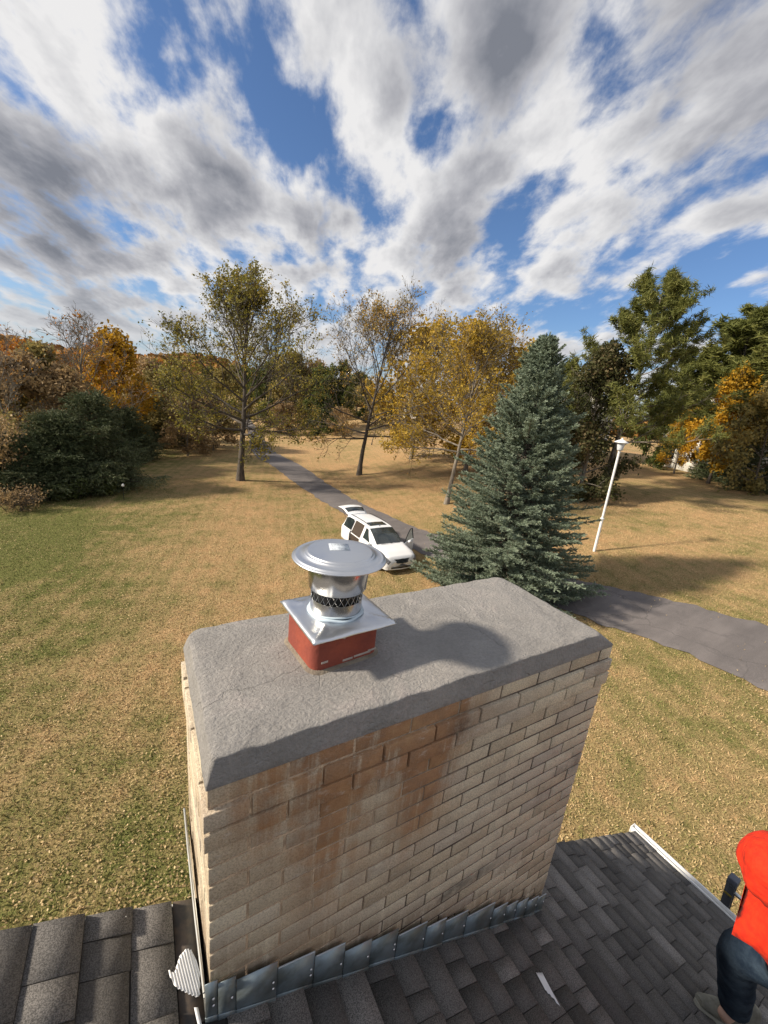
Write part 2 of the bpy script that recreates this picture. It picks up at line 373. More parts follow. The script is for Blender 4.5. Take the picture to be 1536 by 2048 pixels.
base = t.mix(eff, base, (.66, .62, .56, 1))
# damp grime band low on the right, and brown run marks just above the flashing
below = t.math('ADD', Z, t.math('MULTIPLY', X, .515))
grime = t.math('MULTIPLY', t.smooth(below, -.50, -.70), t.math('MULTIPLY', t.smooth(stn, .30, .55), .6))
base = t.mix(grime, base, (.20, .13, .075, 1))
t.l.new(base, b.inputs['Base Color']); b.inputs['Roughness'].default_value = .9
bn = t.add('ShaderNodeBump'); bn.inputs['Strength'].default_value = 1.0; bn.inputs['Distance'].default_value = .006
t.l.new(gr, bn.inputs['Height']); t.l.new(bn.outputs[0], b.inputs['Normal'])
MORTAR = mat('brown_mortar', (.075, .055, .042), .95, var=(.14, .11, .085), scale=14, bump=.6, bscale=150)
# cap mortar
cm = bpy.data.materials.new('crown_mortar'); cm.use_nodes = True; t = NT(cm.node_tree); b = t.n['Principled BSDF']
co = t.add('ShaderNodeTexCoord').outputs['Object']
a1 = t.noise(co, 5, 5, .6, 1.0); a2 = t.noise(co, 90, 5, .7); a3 = t.noise(t.mapping(co, (1, 2.2, 1), (0, 0, R(25))), 34, 5, .65, .9)
c = t.ramp(a1, [(.30, (.225, .215, .203)), (.55, (.285, .272, .256)), (.72, (.33, .30, .283))])
c = t.mix(t.math('MULTIPLY', t.smooth(a2, .4, .62), .35), c, (.165, .155, .145, 1))
vc = t.add('ShaderNodeTexVoronoi', feature='DISTANCE_TO_EDGE'); t.l.new(t.vmath('ADD', co, t.vmath('MULTIPLY', t.noise(co, 9, 4, .6, out=1), (.10, .10, .10))), vc.inputs['Vector']); vc.inputs['Scale'].default_value = 2.3
crk = t.math('MULTIPLY', t.smooth(vc.outputs['Distance'], .006, .0), t.smooth(t.noise(co, 3.1, 3, .5), .50, .58))
c = t.mix(t.math('MULTIPLY', crk, .35), c, (.12, .11, .10, 1))
c = t.mix(t.math('MULTIPLY', t.smooth(t.noise(co, 2.4, 6, .7, .6), .50, .70), .45), c, (.36, .33, .30, 1))
t.l.new(c, b.inputs['Base Color']); b.inputs['Roughness'].default_value = .92
bn = t.add('ShaderNodeBump'); bn.inputs['Strength'].default_value = 1.0; bn.inputs['Distance'].default_value = .011
t.l.new(t.math('SUBTRACT', t.math('ADD', t.math('MULTIPLY', a2, .7), t.math('ADD', t.math('MULTIPLY', a3, .7), t.math('MULTIPLY', a1, 1.6))), t.math('MULTIPLY', crk, .3)), bn.inputs['Height']); t.l.new(bn.outputs[0], b.inputs['Normal'])
# shingles
shm = bpy.data.materials.new('asphalt_shingle'); shm.use_nodes = True; t = NT(shm.node_tree); b = t.n['Principled BSDF']
co = t.add('ShaderNodeTexCoord').outputs['Object']
at = t.add('ShaderNodeAttribute', attribute_name='rnd').outputs['Fac']
g1 = t.noise(co, 260, 3, .8); g2 = t.noise(co, 3, 4, .6)
c = t.ramp(at, [(0, (.05, .049, .049)), (.5, (.10, .097, .095)), (1, (.19, .183, .178))])
c = t.mix(t.smooth(g1, .40, .60), t.mix(1.0, c, (.45, .45, .45, 1), 'MULTIPLY'), t.mix(1.0, c, (1.8, 1.75, 1.7, 1), 'MULTIPLY'))
c = t.mix(t.math('MULTIPLY', g2, .3), c, (.10, .09, .08, 1))
t.l.new(c, b.inputs['Base Color']); b.inputs['Roughness'].default_value = .9
bn = t.add('ShaderNodeBump'); bn.inputs['Strength'].default_value = .8; bn.inputs['Distance'].default_value = .003
t.l.new(g1, bn.inputs['Height']); t.l.new(bn.outputs[0], b.inputs['Normal'])

GALV = mat('bright_metal', (.66, .67, .68), .36, 1.0, var=(.60, .62, .66), scale=6, bump=.12, bscale=14)
GALV2 = mat('smooth_metal', (.60, .60, .59), .22, 1.0, var=(.45, .45, .45), scale=5, bump=.10, bscale=9)
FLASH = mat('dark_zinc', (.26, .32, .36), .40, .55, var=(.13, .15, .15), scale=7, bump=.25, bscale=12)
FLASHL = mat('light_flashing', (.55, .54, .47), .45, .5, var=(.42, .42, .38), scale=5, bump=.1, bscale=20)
WHITE = mat('white_paint', (.80, .80, .79), .35, var=(.74, .74, .72), scale=3)
CARW = mat('white_car_paint', (.80, .81, .82), .18, var=(.78, .79, .80), scale=2, spec=.6)
BLACK = mat('black_plastic', (.015, .015, .017), .5)
SHADEI = mat('painted_interior_shade', (.05, .035, .025), .8)  # dark colour standing in for the shade inside the open van
CARG = mat('tinted_glass', (.018, .024, .026), .06, var=(.03, .04, .04), scale=2, spec=.9)
CHROME = mat('chrome', (.75, .75, .76), .12, 1.0)
RUBBER = mat('tyre_rubber', (.02, .02, .02), .85)
TILE = mat('red_clay', (.28, .062, .035), .7, var=(.20, .045, .03), scale=9, bump=.3, bscale=60)
SEAL = mat('old_mortar', (.24, .205, .155), .95, var=(.16, .13, .10), scale=20, bump=.8, bscale=90)
PAPER = mat('paper_label', (.50, .55, .60), .9, var=(.46, .51, .56), scale=20)
INK = mat('faded_ink', (.12, .15, .20), .6)

# ------------------------------------------------------------------ ground sheet, driveway, hills
k = np.linspace(-1, 1, 241); xs = np.sinh(k*5.2)/np.sinh(5.2)*3500 + 10; ys = np.sinh(k*5.2)/np.sinh(5.2)*3500 + 16
GX, GY = np.meshgrid(xs, ys, indexing='ij')
m = MB(); m.grid(np.stack([GX, GY, terrain(GX, GY)], -1))
ground = m.build('ground', gm, smooth=True, attr=False); tag(ground, kind='structure', label='autumn lawn, tan and brown with green patches', cat='lawn')

def catmull(P, n=12):
    P = np.asarray(P, float); Q = np.vstack([2*P[0]-P[1], P, 2*P[-1]-P[-2]]); out = []
    for i in range(1, len(Q)-2):
        for s in np.linspace(0, 1, n, endpoint=False):
            a, b_, c_, d_ = Q[i-1], Q[i], Q[i+1], Q[i+2]
            out.append(.5*((2*b_)+(-a+c_)*s+(2*a-5*b_+4*c_-d_)*s*s+(-a+3*b_-3*c_+d_)*s**3))
    out.append(P[-1]); return np.array(out)
ROADL = [(487,838),(496,868),(503,900),(515,915),(548,935),(595,970),(660,1012),(720,1050),(800,1090),(1000,1165),(1168,1238),(1330,1290),(1536,1385)]
ROADR = [(500,838),(520,868),(545,900),(570,915),(608,935),(650,965),(700,995),(760,1025),(850,1063),(1010,1118),(1170,1163),(1330,1200),(1536,1252)]
lf = catmull([G(*p)[:2] for p in ROADL], 10); rf = catmull([G(*p)[:2] for p in ROADR], 10)
_rg = np.random.default_rng(3)
lf = lf+_rg.normal(size=lf.shape)*.07; rf = rf+_rg.normal(size=rf.shape)*.07
# extend out of frame to the right and to the far left end
lf = np.vstack([lf, lf[-1]+np.array([1.5, -4.5]), lf[-1]+np.array([2.5, -14])]); rf = np.vstack([rf, rf[-1]+np.array([2.2, -4.5]), rf[-1]+np.array([3.2, -14])])
rows = []
for s in np.linspace(0, 1, 7):
    xy = lf*(1-s)+rf*s; rows.append(np.column_stack([xy, terrain(xy[:, 0], xy[:, 1])+.03+.03*math.sin(s*math.pi)]))
m = MB(); m.grid(np.stack(rows, 0)); road = m.build('driveway', am, smooth=True); tag(road, kind='structure', label='grey asphalt driveway curving through the lawn', cat='driveway')

# far hills (left and behind), wooded
def hillz(az, r):
    return 0
m = MB()
A = np.linspace(R(-45), R(100), 140); Rr = np.linspace(300, 900, 26)
AA, RR = np.meshgrid(A, Rr, indexing='ij')
top = (9+15*np.exp(-((AA-R(-12))/R(9))**2)+11*np.exp(-((AA-R(8))/R(6))**2)+4*np.sin(AA*7)+3*np.sin(AA*17+1)) * (1-.6*ss(R(20), R(50), AA))
HZ = -6 + top*ss(300, 430, RR) + 1.5*np.sin(AA*60+RR*.05)
m.grid(np.stack([RR*np.sin(AA), RR*np.cos(AA), HZ], -1))
hills = m.build('hills', mat('wooded_hill', (.19, .12, .05), .95, var=(.10, .085, .035), scale=.02), smooth=True, attr=False); tag(hills, kind='structure', label='distant wooded hills in orange and brown', cat='hills')

# ------------------------------------------------------------------ scattered leaf quads
def rand_dirs(n):
    v = rng.normal(size=(n, 3)); return v/np.linalg.norm(v, axis=1)[:, None]
def quads(mb, Cn, size, flat=0.0, aspect=1.6, rnd=None, nrm=None):
    n = len(Cn); N = rand_dirs(n) if nrm is None else nrm
    N[:, 2] += flat; N /= np.linalg.norm(N, axis=1)[:, None]
    U = np.cross(N, rand_dirs(n)); U /= np.linalg.norm(U, axis=1)[:, None]+1e-9; W = np.cross(N, U)
    sz = (size*rng.uniform(.6, 1.3, n))[:, None]
    a = U*sz*.5*aspect; c = W*sz*.5
    V = np.stack([Cn-a, Cn-a*.1+c, Cn+a, Cn-a*.1-c], 1).reshape(-1, 3)
    F = np.arange(n*4).reshape(-1, 4)
    mb.add(V, F, rng.uniform(0, 1, n) if rnd is None else rnd)
def blades(mb, P0, Dr, L, wd, rnd=None):
    n = len(P0); Dr = Dr/(np.linalg.norm(Dr, axis=1)[:, None]+1e-9)
    U = np.cross(Dr, rand_dirs(n)); U /= np.linalg.norm(U, axis=1)[:, None]+1e-9
    L = np.broadcast_to(np.asarray(L), (n,))[:, None]
    V = np.stack([P0-U*wd/2, P0+U*wd/2, P0+Dr*L], 1).reshape(-1, 3)
    mb.add(V, np.arange(n*3).reshape(-1, 3), rng.uniform(0, 1, n) if rnd is None else rnd)

# far wood on the hills: one uncountable mass
n = 26000
a = rng.uniform(R(-42), R(80), n); r_ = 300+rng.uniform(0, 1, n)**1.5*330
tp = (9+15*np.exp(-((a-R(-12))/R(9))**2)+11*np.exp(-((a-R(8))/R(6))**2)+4*np.sin(a*7)+3*np.sin(a*17+1)) * (1-.6*ss(R(20), R(50), a))
z = -6+tp*ss(300, 430, r_)+rng.uniform(0, 7, n)
m = MB(); quads(m, np.column_stack([r_*np.sin(a), r_*np.cos(a), z]), 4.2, flat=.3, aspect=1.1)
fw = m.build('far_wood', leafmat('far_wood_leaves', [(.1, (.10, .075, .03)), (.45, (.22, .13, .045)), (.7, (.38, .17, .04)), (1, (.13, .12, .04))], .1, .8, .02))
tag(fw, 'far wood of orange and brown trees on the hills', 'wood', kind='stuff')

# ------------------------------------------------------------------ trees
def poly(p0, d, L, nseg, up=0.0, wob=.12):
    pts = [np.array(p0, float)]; d = np.array(d, float)/np.linalg.norm(d)
    for i in range(nseg):
        d = d + np.array([0, 0, up])/nseg + rng.normal(size=3)*wob; d /= np.linalg.norm(d)
        pts.append(pts[-1]+d*L/nseg)
    return np.array(pts)
def along(pts, tt):
    i = tt*(len(pts)-1); k_ = min(int(i), len(pts)-2); f = i-k_
    return pts[k_]*(1-f)+pts[k_+1]*f, (pts[k_+1]-pts[k_])/(np.linalg.norm(pts[k_+1]-pts[k_])+1e-9)
def side(d, ang, az):
    ref = np.array([0, 0, 1.]) if abs(d[2]) < .95 else np.array([1., 0, 0])
    u = np.cross(d, ref); u /= np.linalg.norm(u); v_ = np.cross(d, u)
    return d*math.cos(ang)+(u*math.cos(az)+v_*math.sin(az))*math.sin(ang)
def deciduous(name, label, cat, loc, H, clear, spread, r0, leafm, bark, nl, lsize, n1=16, n2=8, n3=5, n4=3, lean=(0, 0), group=None, topf=.55, seed=1, leaf_lo=0.0, low_ang=82, fork=1.0):
    global rng; rng = np.random.default_rng(seed)
    T = MB(); root = thing(name, label, cat, loc, 0, group)
    tr = poly((0, 0, -.15), (lean[0], lean[1], 1), H*.93*fork, 12, .1, .035)
    rad = r0*(1-np.linspace(0, 1, 13)**.8*.93); rad[0] *= 1.35
    T.tube(tr, rad, 9, rnd=.5)
    tips = []
    az = rng.uniform(0, 6)
    for i in range(n1):
        f = i/(n1-1); hh = clear+(0.80-clear)*f**1.25
        p, d = along(tr, min(hh/.93/1.0*.97, .985))
        az += 2.4+rng.normal()*.3
        ang = min(R(low_ang)*(1-f)**1.7+R(20), R(87))
        dd_ = side(np.array([lean[0]*.3, lean[1]*.3, 1.]), ang, az)
        up_ = .02+.26*min(1, f*2.2); dm_ = dd_+np.array([0, 0, up_*.5]); dm_ /= np.linalg.norm(dm_)
        L = .3
        zc_ = H*(clear*.9+1)/2; az_ = H*(1-clear*.9)/2
        while L < H:
            q_ = p+dm_*L
            zz_ = (q_[2]-zc_)/az_; ex = spread*(1-.45*max(0, zz_))
            if ((q_[0]-tr[6][0])/ex)**2+((q_[1]-tr[6][1])/ex)**2+(max(0, zz_)**2.6+max(0, -zz_)**6) > 1: break
            L += .15
        L = max(L*rng.uniform(.78, 1.04), .6)
        b1 = poly(p, dd_, L, 8, up_, .07)
        rb = r0*(.42*(1-f)+.16*f); T.tube(b1, rb*(1-np.linspace(0, 1, 9)*.88), 6, cap=False, rnd=.5)
        for j in range(n2):
            t2 = .22+.78*(j+rng.uniform(0, .8))/n2
            p2, d2 = along(b1, min(t2, .99))
            L2 = min(L, spread)*.46*(1.15-t2*.65)*rng.uniform(.7, 1.2)
            b2 = poly(p2, side(d2, R(rng.uniform(28, 58)), rng.uniform(0, 6.28)), L2, 5, .30, .10)
            r2 = max(rb*.45*(1-t2*.55), .018); T.tube(b2, r2*(1-np.linspace(0, 1, 6)*.8), 4, cap=False, rnd=.5)
            for q in range(n3):
                t3 = .2+.8*(q+rng.uniform(0, .8))/n3
                p3, d3 = along(b2, min(t3, .99))
                L3 = L2*.5*rng.uniform(.6, 1.2)
                b3 = poly(p3, side(d3, R(rng.uniform(25, 60)), rng.uniform(0, 6.28)), L3, 3, .25, .14)
                T.tube(b3, max(r2*.42, .013)*(1-np.linspace(0, 1, 4)*.6), 3, cap=False, rnd=.5)
                tips.append((b3[-1], f)); tips.append((b3[2], f))
                for _ in range(n4):
                    p4, d4 = along(b3, rng.uniform(.3, 1)*.99)
                    b4 = poly(p4, side(d4, R(rng.uniform(20, 60)), rng.uniform(0, 6.28)), max(L3*.5, .25), 2, .2, .12)
                    T.tube(b4, [.013, .010, .006], 3, cap=False, rnd=.5); tips.append((b4[-1], f))
    T.build('trunk', bark, root, smooth=True)
    if nl:
        P_ = np.array([q[0] for q in tips]); ff = np.array([q[1] for q in tips])
        zz = P_[:, 2]/H; cl = np.array([noise.noise(Vector(q*.35)+Vector((seed*3.1, 0, 0))) for q in P_])
        wgt = np.clip(.7+cl*1.0, .1, 2)*np.clip(1.25-leaf_lo*zz, .05, 2)
        idx = rng.choice(len(P_), nl, p=wgt/wgt.sum())
        cen = P_[idx]+rng.normal(size=(nl, 3))*lsize*1.3
        Lf = MB(); quads(Lf, cen, lsize, flat=.25, rnd=np.clip(rng.uniform(0, 1, nl)*.75+cl[idx]*.5+.12, 0, 1)); Lf.build('crown', leafm, root)
    return root
def conifer(name, label, cat, loc, H, Rb, nb, ntw, nbl, needle, bark, bl=.09, bw=.03, droop=.25, tipup=.5, power=.8, group=None, seed=3, base=.02, twl=.32, lump=.25, shag=0.0):
    global rng; rng = np.random.default_rng(seed)
    root = thing(name, label, cat, loc, 0, group); T = MB(); Nn = MB()
    T.tube([(0, 0, -.2), (0, 0, H*.5), (0, 0, H*.97)], [H*.018+.05, H*.01+.02, .012], 8, rnd=.5)
    az = 0; P0 = []; DD = []; LL = []; RN = []
    for i in range(nb):
        f = (i+.5)/nb; f = f**1.25; h = base*H+f*H*(1-base)*.985
        az += 2.39996+rng.normal()*.2
        prof = (1-(h/H))**power
        lum = 1+lump*(noise.noise(Vector((math.cos(az)*2.2, math.sin(az)*2.2, h*.9+seed)))*1.6+noise.noise(Vector((math.cos(az)*6, math.sin(az)*6, h*2.2+seed)))*1.2)
        L = Rb*prof*lum*rng.uniform(.82, 1.12)+.12
        if L < .15: L = .15
        upang = .9*f**3
        d = np.array([math.cos(az), math.sin(az), -droop*(1-f)+upang])
        n_ = 7; pts = [np.array([0, 0, h])]
        for s in range(n_):
            dz = d.copy(); dz[2] += tipup*(s/n_)**1.5; dz /= np.linalg.norm(dz); pts.append(pts[-1]+dz*L/n_)
        pts = np.array(pts)
        T.tube(pts, (.012+L*.008)*(1-np.linspace(0, 1, n_+1)*.85), 4, cap=False, rnd=.5)
        br = rng.uniform(-.18, .18)
        k_ = max(4, int(ntw*(.35+L/Rb)))
        for j in range(k_):
            tt = .22+.78*((j+rng.uniform(0, 1))/k_)**.75
            p, dd = along(pts, min(tt, .995))
            sgn = 1 if j % 2 else -1
            sd = np.cross(dd, (0, 0, 1)); sd /= np.linalg.norm(sd)+1e-9
            tl = twl*(.5+1.1*(1-tt)*L/2.2+.25)*rng.uniform(.6, 1.3)
            td = dd*rng.uniform(.3, 1.0)+sd*sgn*rng.uniform(.2, 1.1)+np.array([0, 0, rng.uniform(-.35, .45)-shag])
            td /= np.linalg.norm(td)
            ns = nbl
            u = rng.uniform(0, 1, ns)
            P0.append(p+td*(tl*u)[:, None]+np.array([0, 0, -.10*shag])*(u**2)[:, None]); q = rand_dirs(ns)*.85+td*.9; q[:, 2] += .22; DD.append(q)
            LL.append(bl*rng.uniform(.6, 1.2, ns)); RN.append(np.clip(rng.uniform(.0, .8, ns)+br+.18*(u-.3), 0, 1))
            P0.append((p+td*tl*.85)[None, :].repeat(3, 0)); DD.append(td[None, :]+rng.normal(size=(3, 3))*.2); LL.append(np.full(3, bl*1.3)); RN.append(np.full(3, .75+br))
    blades(Nn, np.vstack(P0), np.vstack(DD), np.concatenate(LL), bw, np.concatenate(RN))
    T.build('trunk', bark, root, smooth=True); Nn.build('crown', needle, root)
    return root
def pine(name, label, cat, loc, H, spread, needle, bark, clear=.25, n1=34, ntuft=9, tr_=.30, nbl=34, group=None, seed=2, r0=.22, lean=(0, 0), multi=1, bw=.035):
    global rng; rng = np.random.default_rng(seed)
    root = thing(name, label, cat, loc, 0, group); T = MB(); Nn = MB()
    P0 = []; DD = []; LL = []; RN = []
    for mm in range(multi):
        ln = (lean[0]+(mm-.5*(multi-1))*.22, lean[1]+rng.normal()*.05)
        tr = poly((0, 0, -.2), (ln[0], ln[1], 1), H*(1-.08*mm), 10, .25, .045)
        T.tube(tr, r0*(1-np.linspace(0, 1, 11)*.85), 8, rnd=.5); az = rng.uniform(0, 6)
        for i in range(n1):
            f = (i+.5)/n1; hh = clear+(1-clear)*f
            p, d = along(tr, min(hh, .99)); az += 2.4+rng.normal()*.4
            L = spread*(1-.72*f**1.6)*rng.uniform(.55, 1.12)
            b1 = poly(p, (math.cos(az), math.sin(az), .05+.7*f), L, 6, .45, .10)
            T.tube(b1, r0*.28*(1.1-f)*(1-np.linspace(0, 1, 7)*.8), 5, cap=False, rnd=.5)
            for j in range(ntuft):
                tt = .35+.65*(j+rng.uniform(0, 1))/ntuft; p2, d2 = along(b1, min(tt, .99))
                b2 = poly(p2, side(d2, R(rng.uniform(20, 65)), rng.uniform(0, 6.28)), L*.28*rng.uniform(.5, 1.2), 3, .5, .12)
                T.tube(b2, [.03, .02, .015, .01], 3, cap=False, rnd=.5)
                bri = rng.uniform(-.2, .2)
                for e in (1., .6):
                    c_, _ = along(b2, min(e, .99))
                    q = rand_dirs(nbl); q[:, 2] = q[:, 2]*.8+.25; P0.append(c_+rng.normal(size=(nbl, 3))*tr_*.25); DD.append(q)
                    LL.append(tr_*rng.uniform(.6, 1.15, nbl)); RN.append(np.clip(rng.uniform(.1, .8, nbl)+bri, 0, 1))
    blades(Nn, np.vstack(P0), np.vstack(DD), np.concatenate(LL), bw, np.concatenate(RN))
    T.build('trunk', bark, root, smooth=True); Nn.build('crown', needle, root)
    return root
def shrub(name, label, cat, loc, H, Rx, leafm, bark, nl, lsize, group=None, seed=5, nst=9):
    global rng; rng = np.random.default_rng(seed)
    root = thing(name, label, cat, loc, 0, group); T = MB(); tips = []
    for i in range(nst):
        a_ = rng.uniform(0, 6.28); tl = rng.uniform(.1, .6)
        b1 = poly((rng.normal()*.25*Rx*.5, rng.normal()*.25*Rx*.5, -.1), (math.cos(a_)*tl*Rx/H*1.7, math.sin(a_)*tl*Rx/H*1.7, 1), H*rng.uniform(.65, 1.02), 7, .1, .09)
        T.tube(b1, H*.012*(1-np.linspace(0, 1, 8)*.8)+.004, 5, cap=False, rnd=.5)
        for j in range(9):
            p2, d2 = along(b1, rng.uniform(.12, .99))
            b2 = poly(p2, side(d2, R(rng.uniform(30, 70)), rng.uniform(0, 6.28)), Rx*rng.uniform(.3, .65), 4, .35, .13)
            T.tube(b2, H*.005*(1-np.linspace(0, 1, 5)*.7)+.003, 3, cap=False, rnd=.5)
            for q in range(6):
                p3, d3 = along(b2, rng.uniform(.2, .99))
                b3 = poly(p3, side(d3, R(rng.uniform(25, 70)), rng.uniform(0, 6.28)), Rx*rng.uniform(.12, .3), 2, .3, .15)
                T.tube(b3, [H*.002+.003, .005, .003], 3, cap=False, rnd=.5); tips += [b3[-1], b3[1]]
    T.build('trunk', bark, root, smooth=True)
    if nl:
        P_ = np.array(tips); cl = np.array([noise.noise(Vector(q*.5)+Vector((seed, 0, 0))) for q in P_])
        wg = np.clip(.6+cl, .05, 2); idx = rng.choice(len(P_), nl, p=wg/wg.sum())
        Lf = MB(); quads(Lf, P_[idx]+rng.normal(size=(nl, 3))*Rx*.09, lsize, flat=.2, rnd=np.clip(rng.uniform(0, .8, nl)+cl[idx]*.5+.1, 0, 1)); Lf.build('crown', leafm, root)
    return root

# ------------------------------------------------------------------ the house below: shingle roof, walls, gutter
ZL, SL = -0.87, 0.490          # roof height at x = 0 and its fall per metre towards +x
RAKE, EAVE = 0.33, 3.72
def RZ(x): return ZL-SL*x
house = thing('house', 'house under the photographer with dark shingle roof and white gutter', 'house', (0, 0, 0))
rng = np.random.default_rng(4)
m = MB(); dx = .1235
X0 = -3.6; nC = int((EAVE+.03-X0)/dx)+1
for kk in range(nC):
    xa = EAVE+.03-(nC-kk)*dx; xb = xa+dx
    y = RAKE+.012*rng.normal()*.3
    while y > -5.2:
        L = rng.choice([.08, .11, .14, .18, .24])*rng.uniform(.85, 1.15)
        hi = rng.uniform() < .55
        y2 = y-L
        tk = .0125 if hi else .006
        tk *= rng.uniform(.85, 1.15); g = .0015
        rr = np.clip((.55 if hi else .28)+rng.normal()*.22, 0, 1)
        xe = xb+rng.normal()*.0015+(0 if hi else -.002)
        ya, yb = y-g, y2+g
        if xb > -.085 and xa < -.085 and ya > -.015: xe = min(xe, -.085)
        if not (xa >= -.086 and xa < 0.02 and ya > -.015):      # metal pan strip beside the brick instead
            yy1, yy2 = ya, yb
            bz = -.004
            P8 = [(xa, yy2, RZ(xa)+bz), (xe, yy2, RZ(xe)+bz), (xe, yy1, RZ(xe)+bz), (xa, yy1, RZ(xa)+bz),
                  (xa, yy2, RZ(xa)+tk*.12), (xe, yy2, RZ(xe)+tk), (xe, yy1, RZ(xe)+tk), (xa, yy1, RZ(xa)+tk*.12)]
            m.hexa(P8, rr)
        y = y2
roof = m.build('roof', shm, house, bevel=0)
# deck and ridge-side slope
m = MB()
ridge = X0
m.hexa([(ridge, -5.2, RZ(ridge)-.10), (EAVE, -5.2, RZ(EAVE)-.10), (EAVE, RAKE-.012, RZ(EAVE)-.10), (ridge, RAKE-.012, RZ(ridge)-.10),
        (ridge, -5.2, RZ(ridge)-.006), (EAVE, -5.2, RZ(EAVE)-.006), (EAVE, RAKE-.012, RZ(EAVE)-.006), (ridge, RAKE-.012, RZ(ridge)-.006)])
xr = ridge-7.2
zr_ = RZ(ridge)-SL*7.2
m.hexa([(xr, -5.2, zr_-.10), (ridge-.002, -5.2, RZ(ridge)-.10), (ridge-.002, RAKE, RZ(ridge)-.10), (xr, RAKE, zr_-.10),
        (xr, -5.2, zr_), (ridge-.002, -5.2, RZ(ridge)), (ridge-.002, RAKE, RZ(ridge)), (xr, RAKE, zr_)], .4)
m.build('roof_deck', mat('dark_felt', (.05, .048, .045), .9), house)
m = MB()
m.hexa([(xr+.5, -5.0, -8.2), (3.2, -5.0, -8.2), (3.2, .10, -8.2), (xr+.5, .10, -8.2), (xr+.5, -5.0, -5.3), (3.2, -5.0, -2.64), (3.2, .10, -2.64), (xr+.5, .10, -5.3)])
wallm = mat('house_brick', (.42, .34, .25), .9, var=(.36, .29, .21), scale=6, bump=.4)
m.build('wall', wallm, house)
m = MB()
for x0, x1, h in ((EAVE+.033, EAVE+.047, .006), (EAVE+.082, EAVE+.098, .004)):
    m.hexa([(x0, -5.2, RZ(EAVE)-.06), (x1, -5.2, RZ(EAVE)-.06), (x1, RAKE+.03, RZ(EAVE)-.06), (x0, RAKE+.03, RZ(EAVE)-.06),
            (x0, -5.2, RZ(EAVE)+h), (x1, -5.2, RZ(EAVE)+h-.004), (x1, RAKE+.03, RZ(EAVE)+h-.004), (x0, RAKE+.03, RZ(EAVE)+h)])
m.box((EAVE+.065, -2.42, RZ(EAVE)-.075), (.068, 5.56, .02)); m.box((EAVE+.065, RAKE+.036, RZ(EAVE)-.035), (.068, .008, .075))
m.build('gutter', WHITE, house, bevel=.002)
m = MB(); m.hexa([(ridge, RAKE-.014, RZ(ridge)-.2), (EAVE, RAKE-.014, RZ(EAVE)-.14), (EAVE, RAKE-.002, RZ(EAVE)-.14), (ridge, RAKE-.002, RZ(ridge)-.2),
                  (ridge, RAKE-.014, RZ(ridge)-.007), (EAVE, RAKE-.014, RZ(EAVE)-.007), (EAVE, RAKE-.002, RZ(EAVE)-.007), (ridge, RAKE-.002, RZ(ridge)-.007)])
m.build('rake_board', WHITE, house)
m = MB(); m.hexa([(-.082, -.012, RZ(-.082)-.006), (-.003, -.012, RZ(-.003)-.004), (-.003, RAKE, RZ(-.003)-.004), (-.082, RAKE, RZ(-.082)-.006),
                  (-.082, -.012, RZ(-.082)+.001), (-.003, -.012, RZ(-.003)+.003), (-.003, RAKE, RZ(-.003)+.003), (-.082, RAKE, RZ(-.082)+.001)])
m.build('pan_flashing', mat('tarred_pan', (.035, .032, .03), .6, var=(.08, .06, .045), scale=25), house)

# ------------------------------------------------------------------ the chimney
W_, D_ = 1.7166, 0.645; BL, BH = .2032, .0677
chim = thing('chimney', 'buff brick chimney with rust stains and grey mortar crown', 'chimney', (0, 0, 0))
rng = np.random.default_rng(9)
m = MB(); nrow = 31
protr = [-.0005, .011, .0105, .001]+[0]*40
for c_ in range(nrow):
    zt = -c_*BH-.0045; zb = zt-BH+.0095; pr = protr[c_]
    off = 0 if c_ % 2 == 0 else -BL/2
    wj = .0062 if c_ > 4 else .0085
    for face in ('f', 'b'):
        x = off
        while x < W_-.01:
            a_, b_ = max(x, 0)+(wj if x > 0.001 else -pr), min(x+BL, W_)
            if b_ >= W_-.001: b_ = W_+pr
            if b_-a_ > .02:
                j = rng.normal()*.0009; q = rng.uniform(0, 1)
                y0_, y1_ = (-pr+j, .088) if face == 'f' else (D_-.088, D_+pr+j)
                m.hexa([(a_, y0_, zb), (b_, y0_, zb), (b_, y1_, zb), (a_, y1_, zb), (a_, y0_, zt+rng.normal()*.0006), (b_, y0_, zt+rng.normal()*.0006), (b_, y1_, zt), (a_, y1_, zt)], q)
            x += BL
    for face in ('l', 'r'):
        y = .094+(0 if c_ % 2 else .0)
        segs = ([.096, .30, .50, D_-.094]) if c_ % 2 else ([.096, .197, .40, D_-.094])
        for s0, s1 in zip(segs[:-1], segs[1:]):
            j = rng.normal()*.0012; q = rng.uniform(0, 1); s1 = s1-wj
            x0_, x1_ = (-pr+j, .088) if face == 'l' else (W_-.088, W_+pr+j)
            m.hexa([(x0_, s0, zb), (x1_, s0, zb), (x1_, s1, zb), (x0_, s1, zb), (x0_, s0, zt), (x1_, s0, zt), (x1_, s1, zt), (x0_, s1, zt)], q)
m.build('brickwork', brm, chim, bevel=.0022)
m = MB(); m.box((W_/2, D_/2, -1.06), (W_-.006, D_-.006, 2.10)); m.build('mortar_joints', MORTAR, chim)
m = MB(); m.box((W_/2, D_/2, -5.05), (W_-.004, D_-.004, 5.9)); m.build('chimney_base', wallm, chim)

